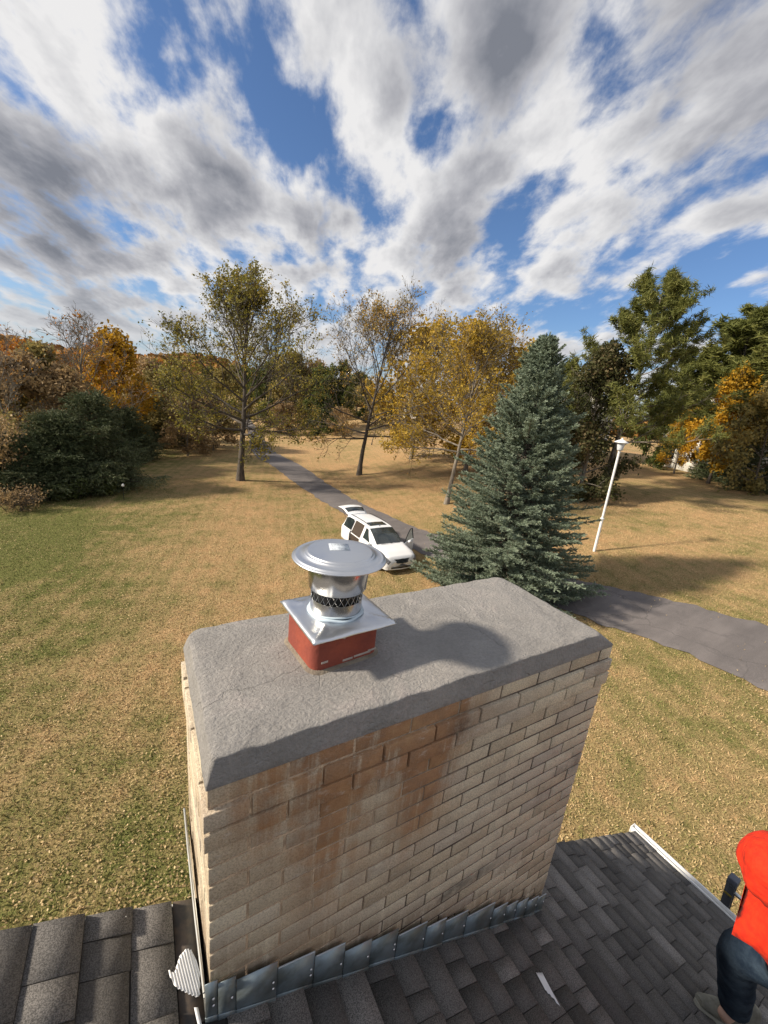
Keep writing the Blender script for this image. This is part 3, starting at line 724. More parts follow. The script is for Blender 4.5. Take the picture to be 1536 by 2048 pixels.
# hand-trowelled crown
def rrect(inl, inr, inf, inb, rc, n=260):
    x0, x1, y0, y1 = -.003+inl, W_+.003-inr, -.003+inf, D_+.003-inb
    pts = []
    per = [(x0+rc[0], y0, x1-rc[1], y0), (x1, y0+rc[1], x1, y1-rc[2]), (x1-rc[2], y1, x0+rc[3], y1), (x0, y1-rc[3], x0, y0+rc[0])]
    cen = [(x1-rc[1], y0+rc[1], -90, rc[1]), (x1-rc[2], y1-rc[2], 0, rc[2]), (x0+rc[3], y1-rc[3], 90, rc[3]), (x0+rc[0], y0+rc[0], 180, rc[0])]
    for (a_, b_, c2, d2), (ex, ey, st, r_c), k_ in zip(per, cen, (90, 34, 90, 34)):
        for s in np.linspace(0, 1, k_, endpoint=False): pts.append((a_+(c2-a_)*s, b_+(d2-b_)*s))
        for s in np.linspace(0, 90, 9, endpoint=False): pts.append((ex+r_c*math.cos(R(st+s)), ey+r_c*math.sin(R(st+s))))
    return np.array(pts)
RI = [((0, 0, 0, 0), .010, -.004), ((-.001, -.001, -.001, -.001), .012, .004), ((.004, .025, .004, .004), .016, .024), ((.010, .058, .009, .009), .022, .046), ((.0155, .090, .0130, .0135), .028, .0685),
      ((.0165, .097, .0140, .0145), .030, .0725), ((.0200, .104, .0175, .018), .033, .0748), ((.045, .120, .045, .045), .04, .0755)]
rings = []
for (ins, rc, z) in RI:
    q = rrect(*ins, (rc*.4, rc*1.5, rc*1.4, rc*1.8)); rings.append(np.column_stack([q, np.full(len(q), z)]))
cen_ = np.array([.62, .335]); last = rings[-1]
for s in np.linspace(1, 0.02, 46)[1:]:
    q = last.copy(); q[:, :2] = cen_+(last[:, :2]-cen_)*s; q[:, 2] = .0750+.006*(1-s)**.7; rings.append(q)
G3 = np.array(rings)
for i in range(G3.shape[0]):
    for j in range(G3.shape[1]):
        p = G3[i, j]; v_ = Vector((p[0], p[1], p[2]))
        e = min(1, i/5.0) if i < 8 else 1
        n1_ = noise.noise(v_*7+Vector((3, 1, 0))); n2_ = noise.noise(v_*26)
        if i == 0: continue
        p[2] += .0035*n1_*e+.0012*n2_
        if i < 8:
            wob = .0035*noise.noise(Vector((p[0]*9, p[1]*9, 4.0)))+.0022*noise.noise(Vector((p[0]*24, p[1]*24, 9.0)))
            dxy = p[:2]-np.array([np.clip(p[0], .15, W_-.15), np.clip(p[1], .15, D_-.15)]); L_ = np.linalg.norm(dxy)+1e-9
            p[:2] += dxy/L_*wob*2.0*(1 if i > 1 else .5)
m = MB(); m.grid(G3, close=True); m.build('mortar_crown', cm, chim, smooth=True)

def PL(px, py, n, p0):
    d = ray(px, py); n = np.array(n, float); t_ = ((np.array(p0)-CAMP)@n)/(d@n); return CAMP+d*t_
# step flashing
bx = [(411,2028),(436,2018),(471,2010),(551,1990),(625,1972),(683,1955),(735,1938),(788,1925),(844,1908),(881,1897),(925,1884),(977,1870),(1003,1861),(1026,1855),(1046,1848),(1066,1840),(1086,1832)]
FX = []
for (a_, b_) in bx:
    for x in np.arange(-.05, 1.9, .002):
        q = np.array([x, -.014, RZ(x)+.0])-CAMP
        if 768+FPX*(q@_rr)/(q@_w) >= a_: break
    FX.append(x)
FX[0] = -.016; FX[-1] = W_+.012
SCREW = mat('screw_head', (.75, .76, .78), .35, .3)
for i in range(len(FX)-1):
    xa, xb = FX[i], FX[i+1]-.0012
    yo = -.0135-.0022*(i % 3)
    hz = [.145, .140, .138, .130, .14, .125, .13, .125, .13, .125, .12, .12, .105, .11, .105, .10][i]
    zt = RZ(xa)+hz+.018
    lip = .016; ztr = zt-.22*(xb-xa)
    m = MB()
    m.hexa([(xa, yo-.001, RZ(xa)-.02), (xb, yo-.001, RZ(xb)-.02), (xb, yo+.0008, RZ(xb)-.02), (xa, yo+.0008, RZ(xa)-.02),
            (xa, yo-.001, zt), (xb, yo-.001, ztr), (xb, yo+.0008, ztr), (xa, yo+.0008, zt)])
    m.hexa([(xa, yo-.0035, RZ(xa)-.02), (xb, yo-.0035, RZ(xb)-.02), (xb, yo-.0012, RZ(xb)-.02), (xa, yo-.0012, RZ(xa)-.02),
            (xa, yo-.0035, RZ(xa)+lip), (xb, yo-.0035, RZ(xb)+lip), (xb, yo-.0012, RZ(xb)+lip+.002), (xa, yo-.0012, RZ(xa)+lip+.002)])
    fl = m.build('step_flashing', FLASH, chim)
    for hh in ((.075, .105) if i in (0, 2, 3, 6) else (.09,)):
        s = MB(); s.lathe([(.0001, .0028), (.0026, .0024), (.0038, .001), (.0038, 0)], n=8)
        o = s.build('screw', SCREW, fl, smooth=True, attr=False); o.rotation_euler = (R(90), 0, 0); o.location = (xb-.012, yo-.0036, RZ(xb)+hh)
    if i >= 3 and i not in (5, 6):
        s = MB(); s.tube([(xa+.003, yo-.002, zt+.001), (xb-.003, yo-.002, ztr+.001)], .0026, 5); s.build('sealant_bead', mat('pale_sealant', (.38, .42, .45), .5) if i == 3 else bpy.data.materials['pale_sealant'], fl)
# dirty metal step pieces tucked under the brick course, shown as stained strips above the flashing
# side flashing on the sunlit left face
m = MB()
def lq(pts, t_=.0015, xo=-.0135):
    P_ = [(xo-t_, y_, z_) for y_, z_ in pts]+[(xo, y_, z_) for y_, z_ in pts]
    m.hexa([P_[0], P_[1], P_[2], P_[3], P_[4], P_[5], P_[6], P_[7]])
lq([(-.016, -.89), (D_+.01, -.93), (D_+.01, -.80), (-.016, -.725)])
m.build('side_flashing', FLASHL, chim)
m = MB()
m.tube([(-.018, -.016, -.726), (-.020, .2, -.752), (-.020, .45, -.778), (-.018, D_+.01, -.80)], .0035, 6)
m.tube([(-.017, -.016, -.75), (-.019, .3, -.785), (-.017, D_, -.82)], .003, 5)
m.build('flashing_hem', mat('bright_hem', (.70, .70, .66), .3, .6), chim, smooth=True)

# clay flue tile
def rsq(cx_, cy_, sx_, sy_, rc, rot, z, n=8):
    pts = []
    for qx, qy, st in ((1, -1, -90), (1, 1, 0), (-1, 1, 90), (-1, -1, 180)):
        for s in np.linspace(0, 90, n): pts.append((qx*(sx_/2-rc)+rc*math.cos(R(st+s)), qy*(sy_/2-rc)+rc*math.sin(R(st+s))))
    p = np.array(pts); c_, s_ = math.cos(rot), math.sin(rot)
    return np.column_stack([cx_+p[:, 0]*c_-p[:, 1]*s_, cy_+p[:, 0]*s_+p[:, 1]*c_, np.full(len(p), z)])
TC = (.468, .345); TR = R(6)
m = MB(); m.grid([rsq(*TC, .262, .232, .035, TR, .045), rsq(*TC, .262, .232, .035, TR, .222), rsq(*TC, .236, .206, .03, TR, .222), rsq(*TC, .236, .206, .03, TR, .05)], close=True)
tile = smooth_angle(m.build('flue_tile', TILE, chim), 50)
m = MB(); m.grid([rsq(*TC, .300, .268, .05, TR, .073), rsq(*TC, .285, .254, .046, TR, .081), rsq(*TC, .268, .238, .037, TR, .085), rsq(*TC, .256, .226, .03, TR, .086)], close=True)
m.build('tile_bedding', SEAL, chim, smooth=True)
c6, s6 = math.cos(TR), math.sin(TR); PMO = mat('pale_mortar', (.45, .38, .33), .9, scale=60)
for (u_, z_, l_) in ((.06, .097, .07), (.0, .095, .04), (-.09, .112, .025), (.10, .102, .035), (-.02, .185, .008)):
    m = MB(); m.box((TC[0]+u_*c6+.1165*s6, TC[1]+u_*s6-.1165*c6, z_), (l_, .0022, .008), [[c6, -s6, 0], [s6, c6, 0], [0, 0, 1]])
    m.build('mortar_smear', PMO, tile, bevel=.0009)

# ------------------------------------------------------------------ metal chimney cap
vent = thing('chimney_vent_cap', 'shiny metal vent cap with round lid on red clay flue tile', 'chimney cap', (.473, .342, .223))
m = MB(); n_ = 28; rot = R(3.5); Pp = np.zeros((n_+1, n_+1, 3))
for i in range(n_+1):
    for j in range(n_+1):
        u = (i/n_-.5); v_ = (j/n_-.5); hw = .318; hd = .305
        r_ = math.hypot(u*hw, v_*hd); a_ = math.atan2(v_, u); ed = max(abs(u), abs(v_))*2
        z = .005*max(0, 1-ed**2)+.006*max(0, 1-max(0, (r_-.095)/.05))*0.55+.004*math.exp(-((r_-.125)/.02)**2)*(.5+.5*math.sin(a_*3+1))
        cr = abs(math.cos(2*a_))          # 0 along the diagonals
        z += .006*math.exp(-(cr/.10)**2)*ss(.09, .13, r_)*(1-ss(.8, 1., ed))
        z += .0016*noise.noise(Vector((u*9, v_*9, 2)))+.0009*noise.noise(Vector((u*25, v_*25, 5)))
        if ed > .93: z -= .006*(ed-.93)/.07
        x_, y_ = u*hw, v_*hd
        Pp[i, j] = (x_*math.cos(rot)-y_*math.sin(rot)+.006, x_*math.sin(rot)+y_*math.cos(rot)-.004, z)
m.grid(Pp); bp = m.build('base_plate', GALV, vent, smooth=True); sd_ = bp.modifiers.new('solid', 'SOLIDIFY'); sd_.thickness = .0015
m = MB(); m.lathe([(.0915, .004), (.0910, .064)], n=56); m.lathe([(.0885, .064), (.0885, .004)], n=56); m.build('base_pipe', GALV2, vent, smooth=True)
m = MB(); a = np.linspace(0, 2*math.pi, 64)
m.tube(np.column_stack([(.0955+.0015*np.sin(a*7))*np.cos(a), (.0955+.0015*np.sin(a*7))*np.sin(a), .012+.002*np.sin(a*5)]), .0058, 8, cap=False)
m.tube(np.column_stack([.0925*np.cos(a), .0925*np.sin(a), .020+.003*np.sin(a*3+1)]), .0032, 6, cap=False)
m.build('silicone_seal', mat('clear_sealant', (.55, .66, .74), .25, .0), vent, smooth=True)
m = MB(); m.lathe([(.080, .01), (.080, .125)], n=40); m.build('inner_pipe', BLACK, vent, smooth=True)
m = MB(); nd = 26
for k_ in range(nd):
    for sg in (1, -1):
        a0 = 2*math.pi*k_/nd; aa = a0+sg*np.linspace(0, 2*math.pi/nd, 5)
        m.tube(np.column_stack([.0910*np.cos(aa), .0910*np.sin(aa), np.linspace(.062, .102, 5)]), .0010, 4, cap=False)
m.build('bird_mesh', GALV2, vent)
m = MB(); m.lathe([(.0925, .098), (.0985, .101), (.1010, .103), (.1075, .185), (.1085, .205)], n=64); m.lathe([(.1055, .205), (.0900, .100), (.0925, .098)], n=64)
m.build('collar', GALV2, vent, smooth=True)
m = MB(); m.tube([(.1018*math.cos(R(-42)), .1018*math.sin(R(-42)), .105), (.1088*math.cos(R(-42)), .1088*math.sin(R(-42)), .200)], .0016, 6); m.build('collar_seam', GALV, vent, smooth=True)
m = MB()
m.lathe([(0.0001, 0.2357), (0.0558, 0.2356), (0.1004, 0.2343), (0.1083, 0.2339), (0.1121, 0.2336), (0.1139, 0.2314), (0.1163, 0.2278), (0.1195, 0.2274), (0.1218, 0.2260), (0.1228, 0.2228), (0.1395, 0.2202), (0.1469, 0.2195), (0.1493, 0.2202), (0.1521, 0.2195), (0.1539, 0.2163), (0.1595, 0.2141), (0.1623, 0.2123), (0.1632, 0.2098), (0.1618, 0.2080), (0.1562, 0.2091), (0.0930, 0.2120)], n=96)
m.build('lid', GALV, vent, smooth=True)
m = MB(); ra = R(-18)
RM = np.array([[math.cos(ra), -math.sin(ra), 0], [math.sin(ra), math.cos(ra), 0], [0, 0, 1]])
lc = np.array([.006, .022, 0.2363]); m.box(lc, (.070, .064, .0008), RM); lab = m.build('label_sticker', PAPER, vent)
m = MB(); rng = np.random.default_rng(2)
for row in range(6):
    yv = .024-row*.0092; x = -.028
    while x < .024:
        L = rng.uniform(.004, .012)
        if not (row in (2, 3) and x > -.006) and rng.uniform() < .85: m.box(lc+RM@np.array([x+L/2, yv, .0006]), (L, .0022 if row != 5 else .0034, .0003), RM)
        x += L+.0025
m.build('label_print', INK, lab)

# ------------------------------------------------------------------ metal scraps on the roof
RIBW = mat('ribbed_white', (.78, .79, .80), .35, var=(.70, .71, .73), scale=12)
def scrap(name, label, px, py, outline, rot, pitch=.0085, amp=.0022, k=.78):
    outline = [(a_*k, b_*k, c_) for a_, b_, c_ in outline]
    c_ = PL(px, py, (SL, 0, 1), (0, 0, ZL+.012))
    root = thing(name, label, 'metal scrap', c_, 0, 'ribbed metal scraps on the roof')
    xs_ = sorted(set(p[0] for p in outline)); x0, x1 = xs_[0], xs_[-1]; n = int((x1-x0)/pitch*6); P_ = np.zeros((n+1, 7, 3)); o = np.array(outline)
    top_ = o[o[:, 1].argsort()]
    up = [p for p in outline if p[2] == 1]; lo = [p for p in outline if p[2] == 0]
    up.sort(); lo.sort()
    sn = math.sqrt(1+SL*SL)
    for i in range(n+1):
        x = x0+(x1-x0)*i/n; ya = np.interp(x, [p[0] for p in lo], [p[1] for p in lo]); yb = np.interp(x, [p[0] for p in up], [p[1] for p in up])
        for j in range(7):
            y = ya+(yb-ya)*j/6; z = amp*math.sin(2*math.pi*(x-x0)/pitch)+.012*((y-ya)/.15)**2*.5
            cr, sr = math.cos(rot), math.sin(rot); lx, ly = x*cr-y*sr, x*sr+y*cr
            P_[i, j] = (lx/sn+z*SL/sn, ly, -lx*SL/sn+z/sn)
    m = MB(); m.grid(P_); ob = m.build('ribbed_sheet', RIBW, root, smooth=True, attr=False); q = ob.modifiers.new('s', 'SOLIDIFY'); q.thickness = .0008
    return root
scrap('metal_scrap', 'torn fan-shaped ribbed white metal scrap against the left chimney corner', 372, 1945, [(-.062, .035, 1), (-.055, .03, 1), (-.045, .015, 1), (-.01, .062, 1), (.02, .075, 1), (.045, .06, 1), (.05, .02, 1), (-.062, .01, 0), (-.05, -.03, 0), (-.01, -.07, 0), (.018, -.095, 0), (.03, -.09, 0), (.05, -.03, 0)], R(12))
scrap('metal_scrap', 'narrow bent ribbed metal strip lying on the dark shingles', 1092, 1972, [(-.026, .062, 1), (.022, .060, 1), (-.026, -.02, 0), (.0, -.05, 0), (.022, -.095, 0)], R(-12), .011)
scrap('metal_scrap', 'small white metal sliver at the foot of the sunlit chimney side', 397, 2036, [(-.008, .035, 1), (.006, .03, 1), (-.008, -.03, 0), (.006, -.035, 0)], R(10), .03, .0006)

# ------------------------------------------------------------------ van
HLM = mat('headlight_housing', (.30, .30, .31), .15, .3, var=(.10, .10, .11), scale=14)
def make_van():
    root = thing('minivan', 'white minivan with raised tailgate and open doors beside the driveway', 'van')
    ST = [(0.00, .30, .66, .56, .60, .64, .46, .67), (0.05, .26, .82, .68, .74, .74, .60, .77), (.16, .24, .92, .80, .86, .86, .72, .89), (.5, .23, .985, .90, .93, .96, .79, 1.0), (1.0, .22, .995, .97, .94, 1.05, .80, 1.10), (1.22, .22, .995, 1.00, .94, 1.11, .80, 1.15),
          (1.8, .22, .995, 1.03, .94, 1.43, .745, 1.48), (2.3, .22, .995, 1.04, .94, 1.65, .69, 1.70), (2.7, .22, .995, 1.05, .94, 1.70, .675, 1.75), (3.6, .22, .995, 1.06, .94, 1.70, .67, 1.76), (4.5, .24, .985, 1.07, .93, 1.66, .66, 1.72), (4.92, .26, .965, 1.07, .91, 1.60, .64, 1.66), (5.06, .30, .94, 1.05, .88, 1.30, .66, 1.34), (5.13, .34, .90, 1.0, .84, 1.06, .68, 1.08)]
    S_ = np.array(ST)
    def sec(x):
        v_ = [np.interp(x, S_[:, 0], S_[:, i]) for i in range(1, 8)]
        zs, wm, zb, wb, zr, wr, zt = v_
        k_ = np.array([(wm*.93, zs), (wm*.985, zs+.14), (wm, (zs+zb)/2), (wm*.995, zb-.10), (wb, zb), (wb*.55+wr*.45, zb*.55+zr*.45+.01), (wr+.012, zr), (wr*.86, zr+(zt-zr)*.62), (wr*.45, zt-.006), (0, zt)])
        return k_
    def S(x, u):   # u 0..9 up the section
        k_ = sec(x); i = min(int(u), 8); f = u-i; a_, b_ = k_[i], k_[i+1]
        p0 = k_[max(i-1, 0)]; p3 = k_[min(i+2, 9)]
        q = .5*((2*a_)+(-p0+b_)*f+(2*p0-5*a_+4*b_-p3)*f*f+(-p0+3*a_-3*b_+p3)*f**3)*1.0 if 0 < i < 8 else a_*(1-f)+b_*f
        return q
    xs_ = np.concatenate([np.linspace(0, .5, 12), np.linspace(.6, 2.7, 26), np.linspace(2.85, 4.5, 12), np.linspace(4.6, 5.13, 10)])
    us = np.linspace(0, 9, 46)
    Lft = np.array([[(-x, S(x, u)[0], S(x, u)[1]) for u in us] for x in xs_]); Rt = Lft.copy()[:, ::-1]; Rt[:, :, 1] *= -1
    full = np.concatenate([Lft, Rt[:, 1:]], 1)
    m = MB(); m.grid(full)
    def flat_end(i): 
        r_ = full[i]; c_ = r_.mean(0); m.add(np.vstack([r_, c_]), [[k_, k_+1, len(r_)] for k_ in range(len(r_)-1)])
    flat_end(0)
    m.box((-2.55, 0, .30), (4.7, 1.6, .12)); m.tube([(-.62, y_, z_) for y_, z_ in ((-.8, 1.005), (0, 1.012), (.8, 1.005))], .001, 3)
    body = m.build('body', CARW, root, smooth=True, attr=False)
    def patch(name, mt, x0, x1, u0, u1, side_, off=.006, parent=root, nx=10, nu=8, skew=None, out=0, back=0, th=0):
        P_ = []
        for i in range(nx+1):
            row = []
            for j in range(nu+1):
                f, g = i/nx, j/nu
                xa, xb = x0, x1
                if skew: xa += skew[0]*g; xb += skew[1]*g
                x = xa+(xb-xa)*f; u = u0+(u1-u0)*g; q = S(x, u); e = .01
                dq = S(x, min(u+.05, 9))-S(x, max(u-.05, 0)); nn = np.array([dq[1], -dq[0]]); nn /= np.linalg.norm(nn)+1e-9
                if nn[0] < 0 and u < 8: nn = -nn
                q = q+nn*(off)
                row.append((-x-back, (q[0]+out)*side_, q[1]))
            P_.append(row)
        mm_ = MB(); mm_.grid(np.array(P_)); o = mm_.build(name, mt, parent, smooth=True, attr=False)
        if th: q = o.modifiers.new('s', 'SOLIDIFY'); q.thickness = th; q.offset = 0
        return o
    # windscreen across both sides
    def across(name, mt, x0, x1, um, off=.006, us0=None, n=10, parent=root):
        P_ = []
        for i in range(n+1):
            x = x0+(x1-x0)*i/n; row = []
            for u in np.linspace(um, 9, 9): q = S(x, u); row.append((-x, q[0], q[1]+off))
            row2 = [(a_, -b_, c_) for a_, b_, c_ in row[::-1][1:]]; P_.append(row+row2)
        mm_ = MB(); mm_.grid(np.array(P_)); return mm_.build(name, mt, parent, smooth=True, attr=False)
    across('windscreen', CARG, 1.26, 2.26, 6.15, .008)
    across('sunroof', CARG, 2.52, 3.02, 7.35, .010)
    for sd_ in (1, -1):
        patch('side_window', CARG, 3.95, 4.82, 4.25, 5.85, sd_, .005, skew=(.0, -.12))
        if sd_ == -1:
            patch('front_window', CARG, 1.75, 2.55, 4.25, 5.8, sd_, .006, skew=(.55, .0))
            patch('door_shade_sheet', SHADEI, 2.78, 3.78, .9, 5.9, sd_, .004)  # dark sheet over the closed body, painted as the doorway's shaded inside
            dr = patch('sliding_door', CARW, 3.80, 4.80, .9, 4.1, sd_, .02, out=.06, th=.03)
            patch('door_window', CARG, 3.86, 4.74, 4.2, 5.8, sd_, .02, out=.06, parent=dr)
            s = MB(); s.box((-3.3, -.62, .62), (.9, .5, .5)); s.build('seat', BLACK, root)
        else:
            patch('door_shade_sheet', SHADEI, 1.55, 2.62, .9, 5.85, sd_, .004, skew=(.0, .0))  # same painted shade, a sheet where the driver's doorway would be
            patch('rear_side_window', CARG, 2.80, 3.80, 4.25, 5.85, sd_, .005)
        # open front door on the driver's side
        m = MB(); m.tube([(-2.55, .60*sd_, 1.775), (-3.0, .60*sd_, 1.81), (-4.2, .60*sd_, 1.80), (-4.6, .60*sd_, 1.755)], .016, 6); m.build('roof_rail', BLACK, root, smooth=True)
        for xg in (1.50, 2.70, 3.82):
            m = MB(); m.tube([(-xg, S(xg, u)[0]*sd_+.004*sd_, S(xg, u)[1]) for u in np.linspace(.6, 4.1, 9)], .007, 4); m.build('panel_gap', BLACK, root, attr=False)
        m = MB(); m.tube([(-x_, S(x_, 4.12)[0]*sd_+.004*sd_, S(x_, 4.12)[1]) for x_ in np.linspace(1.3, 4.8, 12)], .008, 4); m.build('belt_trim', BLACK, root, attr=False)
        # headlamps
        m = MB(); m.add([(-.17, .56*sd_, .80), (-.10, .60*sd_, .66), (-.30, .90*sd_, .70), (-.46, .915*sd_, .84), (-.25, .72*sd_, .89)], [[0, 1, 2], [0, 2, 4], [2, 3, 4]])
        pa = patch('headlight', HLM, .03, .46, 3.0, 4.7, sd_, .022, nx=24, nu=8)
        s = MB(); s.lathe([(.0, .03), (.05, .02), (.06, 0)], n=14); q = s.build('headlight_lens', CARG, pa, smooth=True, attr=False); q.location = (-.22, .905*sd_, .76); q.rotation_euler = (0, R(-70), R(-35*sd_))
        # mirrors
        m = MB(); m.lathe([(.0001, -.10), (.055, -.09), (.085, -.03), (.085, .03), (.055, .09), (.0001, .10)], n=14); q = m.build('wing_mirror', CARW, root, smooth=True, attr=False)
        q.location = (-1.62, 1.06*sd_, 1.08); q.rotation_euler = (R(90), 0, 0)
        if sd_ == 1: q.location = (-1.35, 1.32, 1.08)
        for xw in (.95, 4.05):
            m = MB(); m.lathe([(.16, -.10), (.30, -.115), (.34, -.09), (.345, 0), (.34, .09), (.30, .115), (.22, .10), (.21, .02)], n=28); ty = m.build('wheel', RUBBER, root, smooth=True, attr=False)
            ty.rotation_euler = (R(90)*-sd_, 0, 0); ty.location = (-xw, .87*sd_, .345)
            m = MB(); m.lathe([(.0001, .09), (.05, .09), (.06, .07)], n=12)
            for k_ in range(5):
                a_ = k_*2*math.pi/5; ca, sa = math.cos(a_), math.sin(a_); m.box((.13*ca, .13*sa, .075), (.19, .05, .02), [[ca, -sa, 0], [sa, ca, 0], [0, 0, 1]])
            m.lathe([(.19, .085), (.225, .10), (.235, .09)], n=28); m.build('rim', CHROME, ty, smooth=False, attr=False)
            patch('wheel_arch', BLACK, xw-.40, xw+.40, 0, 1.9, sd_, .003)
    # driver's door swung open
    a_ = R(62); dm = MB(); hx, hy = -1.32, .955
    def dpt(s, z, inn=0): return (hx-s*math.cos(a_)-inn*math.sin(a_), hy+s*math.sin(a_)-inn*math.cos(a_), z)
    Ld = 1.12
    dm.hexa([dpt(0, .34), dpt(Ld, .34), dpt(Ld, .34, .07), dpt(0, .34, .07), dpt(0, 1.02), dpt(Ld, 1.05), dpt(Ld, 1.05, .07), dpt(0, 1.02, .07)])
    door = dm.build('front_door', CARW, root, bevel=.015, attr=False)
    fr = MB(); fr.tube([dpt(.05, 1.03, .04), dpt(.45, 1.42, .08), dpt(.80, 1.62, .13), dpt(1.03, 1.62, .13), dpt(Ld-.02, 1.04, .04)], .028, 6); fr.build('window_frame', BLACK, door, smooth=True, attr=False)
    gl = MB(); gl.add([dpt(.10, 1.05, .04), dpt(.48, 1.42, .08), dpt(.80, 1.60, .12), dpt(1.02, 1.60, .12), dpt(Ld-.04, 1.05, .04)], [[0, 1, 4], [1, 2, 3], [1, 3, 4]])
    gm_ = bpy.data.materials.new('clear_glass'); gm_.use_nodes = True; bb = gm_.node_tree.nodes['Principled BSDF']; bb.inputs['Base Color'].default_value = (.5, .62, .58, 1); bb.inputs['Transmission Weight'].default_value = .9; bb.inputs['Roughness'].default_value = .03; bb.inputs['IOR'].default_value = 1.02
    gl.build('window', gm_, door, attr=False)
    # grille, emblem wings, bumper openings, plate area
    P_ = []
    for f in np.linspace(0, 1, 6):
        z = .58+f*.20; hw = .30+.16*f**.6
        P_.append([(.060-.035*(yy**2)-.085*f, yy*hw, z) for yy in np.linspace(-1, 1, 13)])
    m = MB(); m.grid(np.array(P_)); gr = m.build('grille', mat('dark_grille', (.04, .055, .075), .3, .6), root, smooth=True, attr=False)
    m = MB()
    for k_ in range(6):
        z = .60+k_*.030; hw = .30+.15*(k_/5)**.6; m.tube([(.064-.035*abs(yy)**2-.085*(z-.58)/.20, yy*hw, z) for yy in np.linspace(-1, 1, 9)], .0022, 4)
    m.tube([(-.018, -.12, .785), (-.012, 0, .795), (-.018, .12, .785)], .011, 5)
    m.build('grille_bars', GALV2, gr, attr=False)
    m = MB(); m.grid(np.array([[(.075-.07*yy*yy, yy*.62, z) for yy in np.linspace(-1, 1, 13)] for z in (.335, .37, .405)])); m.build('lower_intake', BLACK, root, smooth=True, attr=False)
    m = MB(); m.grid(np.array([[(.045-.12*yy*yy-d_, yy*.74, z) for yy in np.linspace(-1, 1, 13)] for z, d_ in ((.235, .03), (.26, .0), (.31, .0), (.33, .03))])); m.build('bumper_lip', CARW, root, smooth=True, attr=False)
    m = MB(); m.tube([(-1.22, -.55, 1.165), (-1.20, .1, 1.19)], .008, 4); m.tube([(-1.24, .0, 1.185), (-1.24, .6, 1.165)], .008, 4); m.build('wiper', BLACK, root, attr=False)
    m = MB(); m.lathe([(.0001, .05), (.02, .045), (.035, 0)], c=(-2.42, 0, 1.705), n=10); m.build('aerial', BLACK, root, smooth=True, attr=False)
    # dark sheet painted as the shaded inside of the open rear, and raised tailgate
    r_ = full[-1]; m = MB(); c_ = r_.mean(0); m.add(np.vstack([r_, c_]), [[k_+1, k_, len(r_)] for k_ in range(len(r_)-1)]); m.build('rear_shade_sheet', SHADEI, root, attr=False)
    def tg(f, y_, o_=0):   # f 0 hinge .. 1 lower edge of gate
        ax, az_ = -4.88-.10-1.12*f, 1.70+.30*f-.10*f*f+.16*math.sin(f*math.pi)*.5
        return (ax, y_*(.62+.16*f-.05*f*f), az_-.07*y_*y_+o_)
    def tgp(name, mt, f0, f1, o_, yy=1.0, th=.035, parent=root):
        m = MB(); m.grid(np.array([[tg(f, y_, o_) for y_ in np.linspace(-yy, yy, 11)] for f in np.linspace(f0, f1, 9)])); o = m.build(name, mt, parent, smooth=True, attr=False)
        q = o.modifiers.new('s', 'SOLIDIFY'); q.thickness = th; q.offset = -1; return o
    gate = tgp('tailgate', CARW, 0, 1, 0)
    tgp('rear_window', CARG, .16, .52, .012, .86, .008, gate)
    m = MB(); m.grid(np.array([[(-4.86-.14*f, y_*.60, 1.69+.05*f-.05*y_*y_) for y_ in np.linspace(-1, 1, 9)] for f in (0, .5, 1)])); q = m.build('spoiler', CARW, root, smooth=True, attr=False); q.modifiers.new('s', 'SOLIDIFY').thickness = .04
    for sd_ in (1, -1):
        m = MB(); m.tube([(-5.02, .66*sd_, 1.30), (-5.55, .70*sd_, 1.78)], .014, 6); m.build('gas_strut', BLACK, root, attr=False)
    return root
van = make_van(); van.location = (10.68, 14.69, float(terrain(10.7, 17.2))+.02); van.rotation_euler = (0, 0, R(-88.5))

# ------------------------------------------------------------------ lamp post, garden light
lb = G(1188, 1103); lh = TALL(lb, 878)
lamp = thing('lamp_post', 'tall white lamp post with conical shade on the right lawn', 'lamp post', lb)
m = MB(); m.tube([(0, 0, -.1), (0, 0, lh*.30)], .070, 16); m.tube([(0, 0, lh*.30), (0, 0, lh-.62)], .058, 16); m.lathe([(.085, lh*.30-.02), (.10, lh*.30), (.10, lh*.30+.05), (.072, lh*.30+.07)], n=16); m.build('pole', WHITE, lamp, smooth=True)
m = MB(); m.lathe([(.0001, lh-.62), (.12, lh-.60), (.13, lh-.56), (.20, lh-.22), (.20, lh-.20)], n=20); m.build('lantern', mat('milky_glass', (.62, .66, .70), .3), lamp, smooth=True)
m = MB(); m.lathe([(.33, lh-.21), (.335, lh-.19), (.15, lh-.09), (.05, lh-.05), (.04, lh-.02), (.045, lh), (.0001, lh+.03)], n=24); m.lathe([(.0001, lh-.18), (.33, lh-.21)], n=24); m.build('lamp_shade', WHITE, lamp, smooth=True)
gb = G(248, 1000)
gl_ = thing('garden_light', 'small garden light with white globe on thin dark stake by the cedars', 'garden light', gb)
m = MB(); m.tube([(0, 0, -.1), (0, 0, 1.0)], .018, 6); m.build('stake', BLACK, gl_)
m = MB(); m.lathe([(.0001, .98), (.07, 1.0), (.09, 1.07), (.07, 1.15), (.03, 1.19), (.0001, 1.20)], n=14); m.build('globe', WHITE, gl_, smooth=True)

